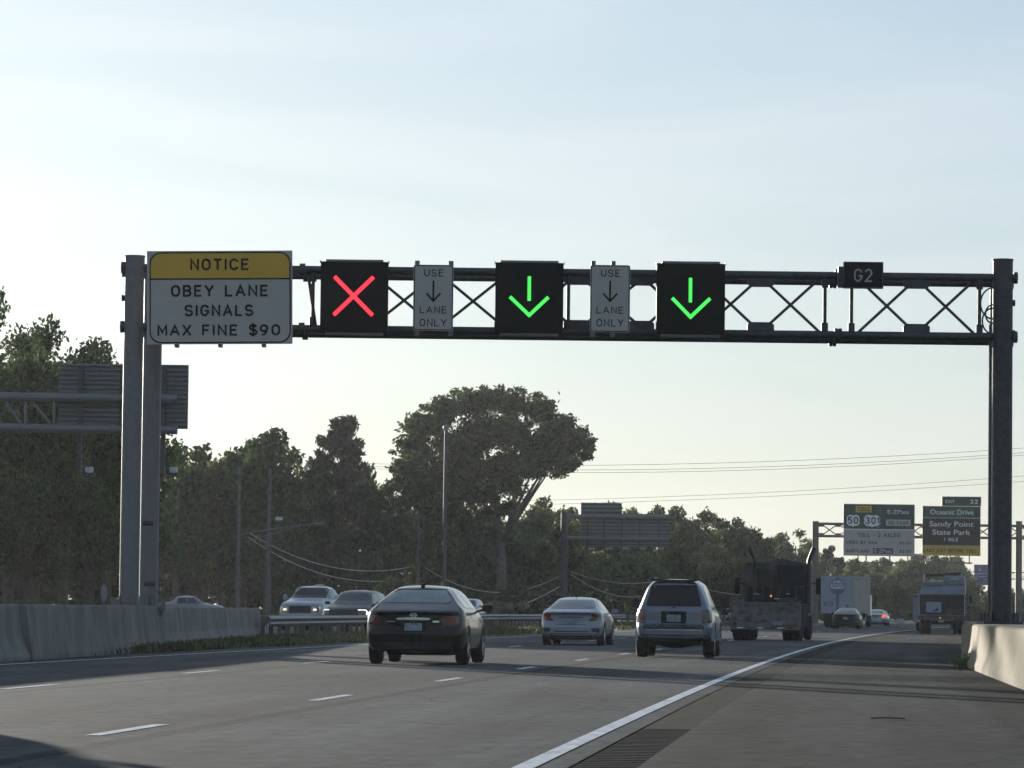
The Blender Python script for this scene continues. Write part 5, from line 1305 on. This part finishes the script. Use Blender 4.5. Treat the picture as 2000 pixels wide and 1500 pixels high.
# small twig clusters that break up the outline
for (x, y) in ((772, 880), (780, 858), (795, 835), (812, 812), (835, 793), (858, 775), (885, 764), (915, 760), (945, 758), (985, 757), (1020, 760), (1048, 772), (1072, 788), (1098, 808), (1118, 828), (1135, 838), (1152, 855), (1160, 872), (1150, 885), (1125, 893), (1110, 905), (1085, 922), (768, 912), (775, 935)):
    q = at(x + rs.normal() * 3, y + 4 + rs.normal() * 3, DT); cl.append((np.array([q.x - base.x, rs.uniform(-2, 2), q.z]), rs.uniform(.45, .8)))
pts = clump_points(cl, 54000, rs, 1.6, .72)
o = bpy.data.objects.new("crown", leaf_mesh("crown", pts, .27, LEAF_A, rs=rs)); C.objects.link(o); o.parent = bt
def TL(px, py, dy=0): q = at(px, py, DT); return (q.x - base.x, dy, q.z)
limbs = []
for (x0, y0, xm, ym, x1, y1, r0, dy) in ((985, 1060, 1020, 985, 1062, 915, .30, 0), (992, 1040, 1032, 975, 1075, 905, .2, .5), (985, 1050, 1012, 985, 1040, 920, .22, -.4), (980, 1070, 1000, 1000, 1015, 900, .26, .8), (975, 1080, 970, 990, 950, 880, .4, 0), (970, 1090, 930, 1000, 880, 900, .36, 1), (968, 1100, 900, 1030, 830, 940, .3, -1), (1000, 1030, 1045, 960, 1100, 880, .16, .2)):
    limbs.append(([TL(x0, y0), TL(xm, ym, dy), TL(x1, y1, dy * 2)], [r0, r0 * .7, r0 * .25]))
o = bpy.data.objects.new("trunk", limb_mesh("trunk", ([TL(975, 1200), TL(980, 1130), TL(978, 1060)], [.55, .45, .38]), limbs, BARK_PALE)); C.objects.link(o); o.parent = bt

# undergrowth that fills the foot of the woods (nobody could count it)
def mass(name, segs, n, size, M, hmin, hmax, deep, seed):
    rs = np.random.default_rng(seed); P = []
    for (pxa, pxb, D, h) in segs:
        xa, xb = (pxa - 1000) * D / F, (pxb - 1000) * D / F; m_ = int(n * (xb - xa))
        x = rs.uniform(xa, xb, m_); y = D + rs.uniform(0, deep, m_)
        hh = h * (.7 + .3 * np.sin(x * .9 + 2) * np.sin(x * .37)) ; z = rs.uniform(0, 1, m_) ** .8 * hh
        P.append(np.stack([x, y, z], 1))
    me = leaf_mesh(name, np.concatenate(P), size, M, rs=rs); o = bpy.data.objects.new(name, me); C.objects.link(o); o["kind"] = "stuff"; return o
mass("undergrowth", [(-150, 260, 240, 9), (230, 460, 372, 9.5), (440, 780, 385, 9), (740, 1110, 412, 8.5), (760, 1100, 363, 4.2), (1080, 1480, 458, 8.5), (1450, 1640, 545, 8), (1590, 1905, 670, 6.5), (1880, 2100, 665, 3.2)], 430, .5, LEAF_U, 0, 1, 9, 21)

# shrubs beside the road
p = at(985, 1200, 250)
t = thing("dry_shrub", (p.x, 250, 0), "pale dry shrub behind the guardrail between the two sedans", "shrub")
rs = np.random.default_rng(3); cl = [(np.array([rs.normal() * .6, rs.normal() * .4, rs.uniform(.4, 1.5)]), rs.uniform(.25, .45)) for _ in range(14)]
o = bpy.data.objects.new("foliage", leaf_mesh("foliage", clump_points(cl, 1500, rs), .12, LEAF_D, rs=rs)); C.objects.link(o); o.parent = t
b = MB()
for c_, r_ in cl: b.tube([(c_[0] * .1, c_[1] * .1, 0), tuple(c_)], [.025, .01], 5)
b.build("stem", BARK, t)
tree('s', 775, 1128, 335, "light green sapling below the sagging wires", name="young_tree", wide=1.2)
tree('s', 740, 1150, 338, "low green bush left of the sapling below the wires", name="bush", cat="bush", wide=1.4)
gp = ground(1897, 1303)
t = thing("weed_plant", (gp.x - .1, gp.y - .3, 0), "small green weed at the corner of the pale barrier", "plant")
rs = np.random.default_rng(9); pts = np.stack([rs.normal(size=260) * .12, rs.normal(size=260) * .2, np.abs(rs.normal(size=260)) * .12], 1)
o = bpy.data.objects.new("leaves", leaf_mesh("leaves", pts, .05, leaf_mat("weed_leaves", (.06, .12, .02), (.16, .24, .06)), elong=2.5, upright=.5, rs=rs)); C.objects.link(o); o.parent = t
# grass: blades on the median strip
rs = np.random.default_rng(13); P = []
for D0, D1, n, a0 in ((44, 120, 26000, 0), (116, 330, 26000, 1)):
    D = rs.uniform(D0, D1, n); u = rs.uniform(0, 1, n) ** .8
    xl = np.array([rail_x(d) for d in D]) + (.0 if a0 else -.2); xr = np.array([edge(d) for d in D]) - 13.1
    P.append(np.stack([xr + (xl - xr) * u, D, np.zeros(n) + .05], 1))
P = np.concatenate(P)
P[:, 2] += rs.uniform(0, .10, len(P)) - .02
P[:, 0] += rs.normal(size=len(P)) * .12 * (rs.uniform(size=len(P)) < .3)
keep = rs.uniform(size=len(P)) < .35 + .65 * (np.sin(P[:, 0] * 2.1 + P[:, 1] * .35) * np.sin(P[:, 1] * .23 + 1) > -.25)
P = P[keep]
me = leaf_mesh("grass", P, .055, GRASSM, elong=4.5, upright=1.2, rs=rs); o = bpy.data.objects.new("grass", me); C.objects.link(o); o["kind"] = "stuff"

# ---------------------------------------------------------------- poles, wires, small things
def pole(px, ytop, D, r, label, name="utility_pole", cat="pole", M=WOOD):
    p = at(px, 1000, D); t = thing(name, (p.x, D, 0), label, cat); h = at(px, ytop, D).z
    b = MB(); b.tube([(0, 0, -.2), (0, 0, h)], [r, r * .7], 12); b.build("shaft", M, t, smooth=True); return t, p.x, h
t, px0, h = pole(869, 836, 345, .19, "tall slim metal pole in front of the dome tree", "lamp_post", "lamp post", DARKSTEEL)
b = MB(); b.lathe([(-.3, .05), (-.2, .22), (0, .28), (.2, .22), (.3, .05)], 14, 'z', (0, 0, h)); b.build("pole_cap", ALU, t, smooth=True)
t, px0, h = pole(467, 905, 320, .17, "dark wooden utility pole holding the long lamp arm")
b = MB(); q0, q1, q2 = at(471, 1043, 320), at(560, 1029, 320), at(628, 1022, 320)
b.tube([(0, 0, q0.z), (q0.x - px0, 0, q0.z), (q1.x - px0, -.2, q1.z), (q2.x - px0, -.4, q2.z)], .05, 8); q3 = at(476, 1060, 320); q4 = at(582, 1027, 320)
b.tube([(0, 0, q3.z), (q3.x - px0, 0, q3.z), (q4.x - px0, -.25, q4.z)], .035, 8); b.build("lamp_arm", STEEL, t, smooth=True)
b = MB(); b.box(q2.x - px0 - .7, q2.x - px0 + .3, -.55, -.25, q2.z - .1, q2.z + .06); b.build("lamp_head", ALU, t, bevel=.04)
t, px1, h = pole(526, 915, 322, .2, "grey wooden utility pole left of the oncoming pickup")
q = at(545, 1013, 322); b = MB(); b.box(q.x - px1 - .28, q.x - px1 + .28, -.3, .3, q.z - .14, q.z + .14); b.build("lamp_head", mat("white_lamp_head", (.6, .6, .6), .4), t, bevel=.05)
b = MB(); b.bar((0, 0, q.z - .1), (q.x - px1, 0, q.z - .05), .06, .06); q = at(526, 1066, 322)
b.tube([(0, -.2, q.z), (0, .2, q.z)], .07, 8); b.build("bracket", STEEL, t)
t, px2, h = pole(818, 1000, 342, .15, "short utility pole between the pine and the slim metal pole")
b = MB(); q = at(818, 1015, 342); b.box(-1.0, 1.0, -.06, .06, q.z - .06, q.z + .06); b.build("cross_arm", WOOD, t)

WIREL = mat('sunlit_wire', (.55, .54, .5), .4, .3)  # bright base colour carries the light caught by the wires
def wire(pts, D0, D1, label, r=.030, group="sagging wires in front of the woods", M=None):
    P = []; n = 14
    xs = [p[0] for p in pts]; ys = [p[1] for p in pts]
    cf = np.polyfit(xs, ys, min(2, len(pts) - 1))
    for i in range(n + 1):
        u = i / n; x = xs[0] + (xs[-1] - xs[0]) * u; P.append(at(x, float(np.polyval(cf, x)), D0 + (D1 - D0) * u))
    b = MB(); b.tube([p - P[0] for p in P], r, 5); o = b.build("overhead_wire", M or WIREL, None, smooth=True); o.location = P[0]
    tag(o, label, "wire", group); return o
wire([(488, 1043), (531, 1064), (600, 1094), (695, 1116), (800, 1107)], 320, 340, "upper sagging wire from the lamp pole past the pine")
wire([(485, 1052), (525, 1071), (620, 1119), (700, 1136), (760, 1133)], 320, 338, "lower sagging wire from the lamp pole past the pine")
wire([(830, 1108), (847, 1120), (955, 1157), (1025, 1150), (1092, 1126)], 342, 380, "sagging wire below the dome tree trunk")
wire([(1016, 1183), (1055, 1166), (1092, 1146)], 330, 380, "slanting wire rising to the distant sign post")
wire([(1115, 1117), (1149, 1126), (1227, 1141), (1280, 1135)], 382, 400, "upper wire sagging right of the distant sign post")
wire([(1115, 1122), (1152, 1144), (1200, 1163), (1251, 1165)], 382, 400, "lower wire sagging right of the distant sign post")
wire([(1340, 1138), (1386, 1154), (1440, 1160), (1520, 1158)], 400, 430, "wire passing behind the dark truck")
WIRE = mat("dark_wire", (.06, .06, .06), .6)
GP = "power lines crossing the sky"
wire([(700, 905), (1165, 908.5), (1250, 908.5), (1600, 897), (1935, 879), (2060, 871)], 470, 470, "topmost power line across the sky", .022, GP, WIRE)
wire([(700, 910), (1165, 918), (1250, 918), (1600, 907), (1935, 888), (2060, 880)], 472, 472, "second power line from the top across the sky", .022, GP, WIRE)
wire([(700, 914), (1165, 923.5), (1250, 923.5), (1600, 912), (1935, 893), (2060, 885)], 474, 474, "third power line from the top across the sky", .022, GP, WIRE)
wire([(1020, 978), (1250, 972), (1600, 956), (1935, 935.5), (2060, 924)], 480, 480, "fourth power line, just above the distant wood", .02, GP, WIRE)
wire([(1020, 986), (1250, 980), (1600, 964), (1935, 946), (2060, 935)], 482, 482, "lowest power line, just above the distant wood", .02, GP, WIRE)

p = at(203, 1170, 150)
t = thing("roadside_marker", (p.x, 150, 0), "small pale round-topped marker beside the left gantry post", "marker")
b = MB(); b.tube([(0, 0, 0), (0, 0, 1.2)], .04, 8); b.build("stake", WOOD, t)
k = ppm(150); zc = at(203, 1158, 150).z
b = MB(); b.prism([(.13 * math.cos(a), zc + .32 * math.sin(a)) for a in np.linspace(0, 6.28, 25)[:-1]], -.07, -.045); b.build("marker_plate", ALU, t)
gp = ground(1784, 1251.5)
b = MB(); b.bar((-.28, .1, .03), (.25, -.1, .05), .06, .03); b.bar((-.3, -.1, .03), (-.1, .25, .07), .05, .03)
o = b.build("wood_scrap", mat("pale_scrap", (.6, .56, .48), .8)); o.location = (gp.x, gp.y, 0); tag(o, "pale broken wood scrap lying on the right shoulder", "debris")
gp = ground(1733, 1405.5)
b = MB(); b.tube([(-.16, -.02, .012), (0, .03, .018), (.17, .02, .012)], .008, 6); o = b.build("twig", BARK); o.location = (gp.x, gp.y, 0); tag(o, "thin dark twig on the right shoulder", "twig")
p = at(1745, 1217, 420)
t = thing("low_rail", (p.x, 420, 0), "low white rail at the far end of the road", "rail", head(420) * 0)
b = MB(); b.box(-.9, 1.2, 0, .08, .15, .35); b.build("beam", P_WHITE, t); b = MB()
b.box(.4, 1.2, .09, .5, .0, .5); b.build("end_block", P_WHITE, t, bevel=.03)

# ---------------------------------------------------------------- haze
HZ = bpy.data.materials.new("haze"); HZ.use_nodes = True; n_ = HZ.node_tree; n_.nodes.clear()
out = n_.nodes.new("ShaderNodeOutputMaterial"); pv = n_.nodes.new("ShaderNodeVolumePrincipled")
pv.inputs["Color"].default_value = (.93, .95, 1, 1); pv.inputs["Density"].default_value = .00009; pv.inputs["Anisotropy"].default_value = .42
n_.links.new(pv.outputs[0], out.inputs["Volume"])
b = MB(); b.box(-1250, 1250, -130, 2250, -1.2, 29); o = b.build("haze", HZ); o["kind"] = "stuff"
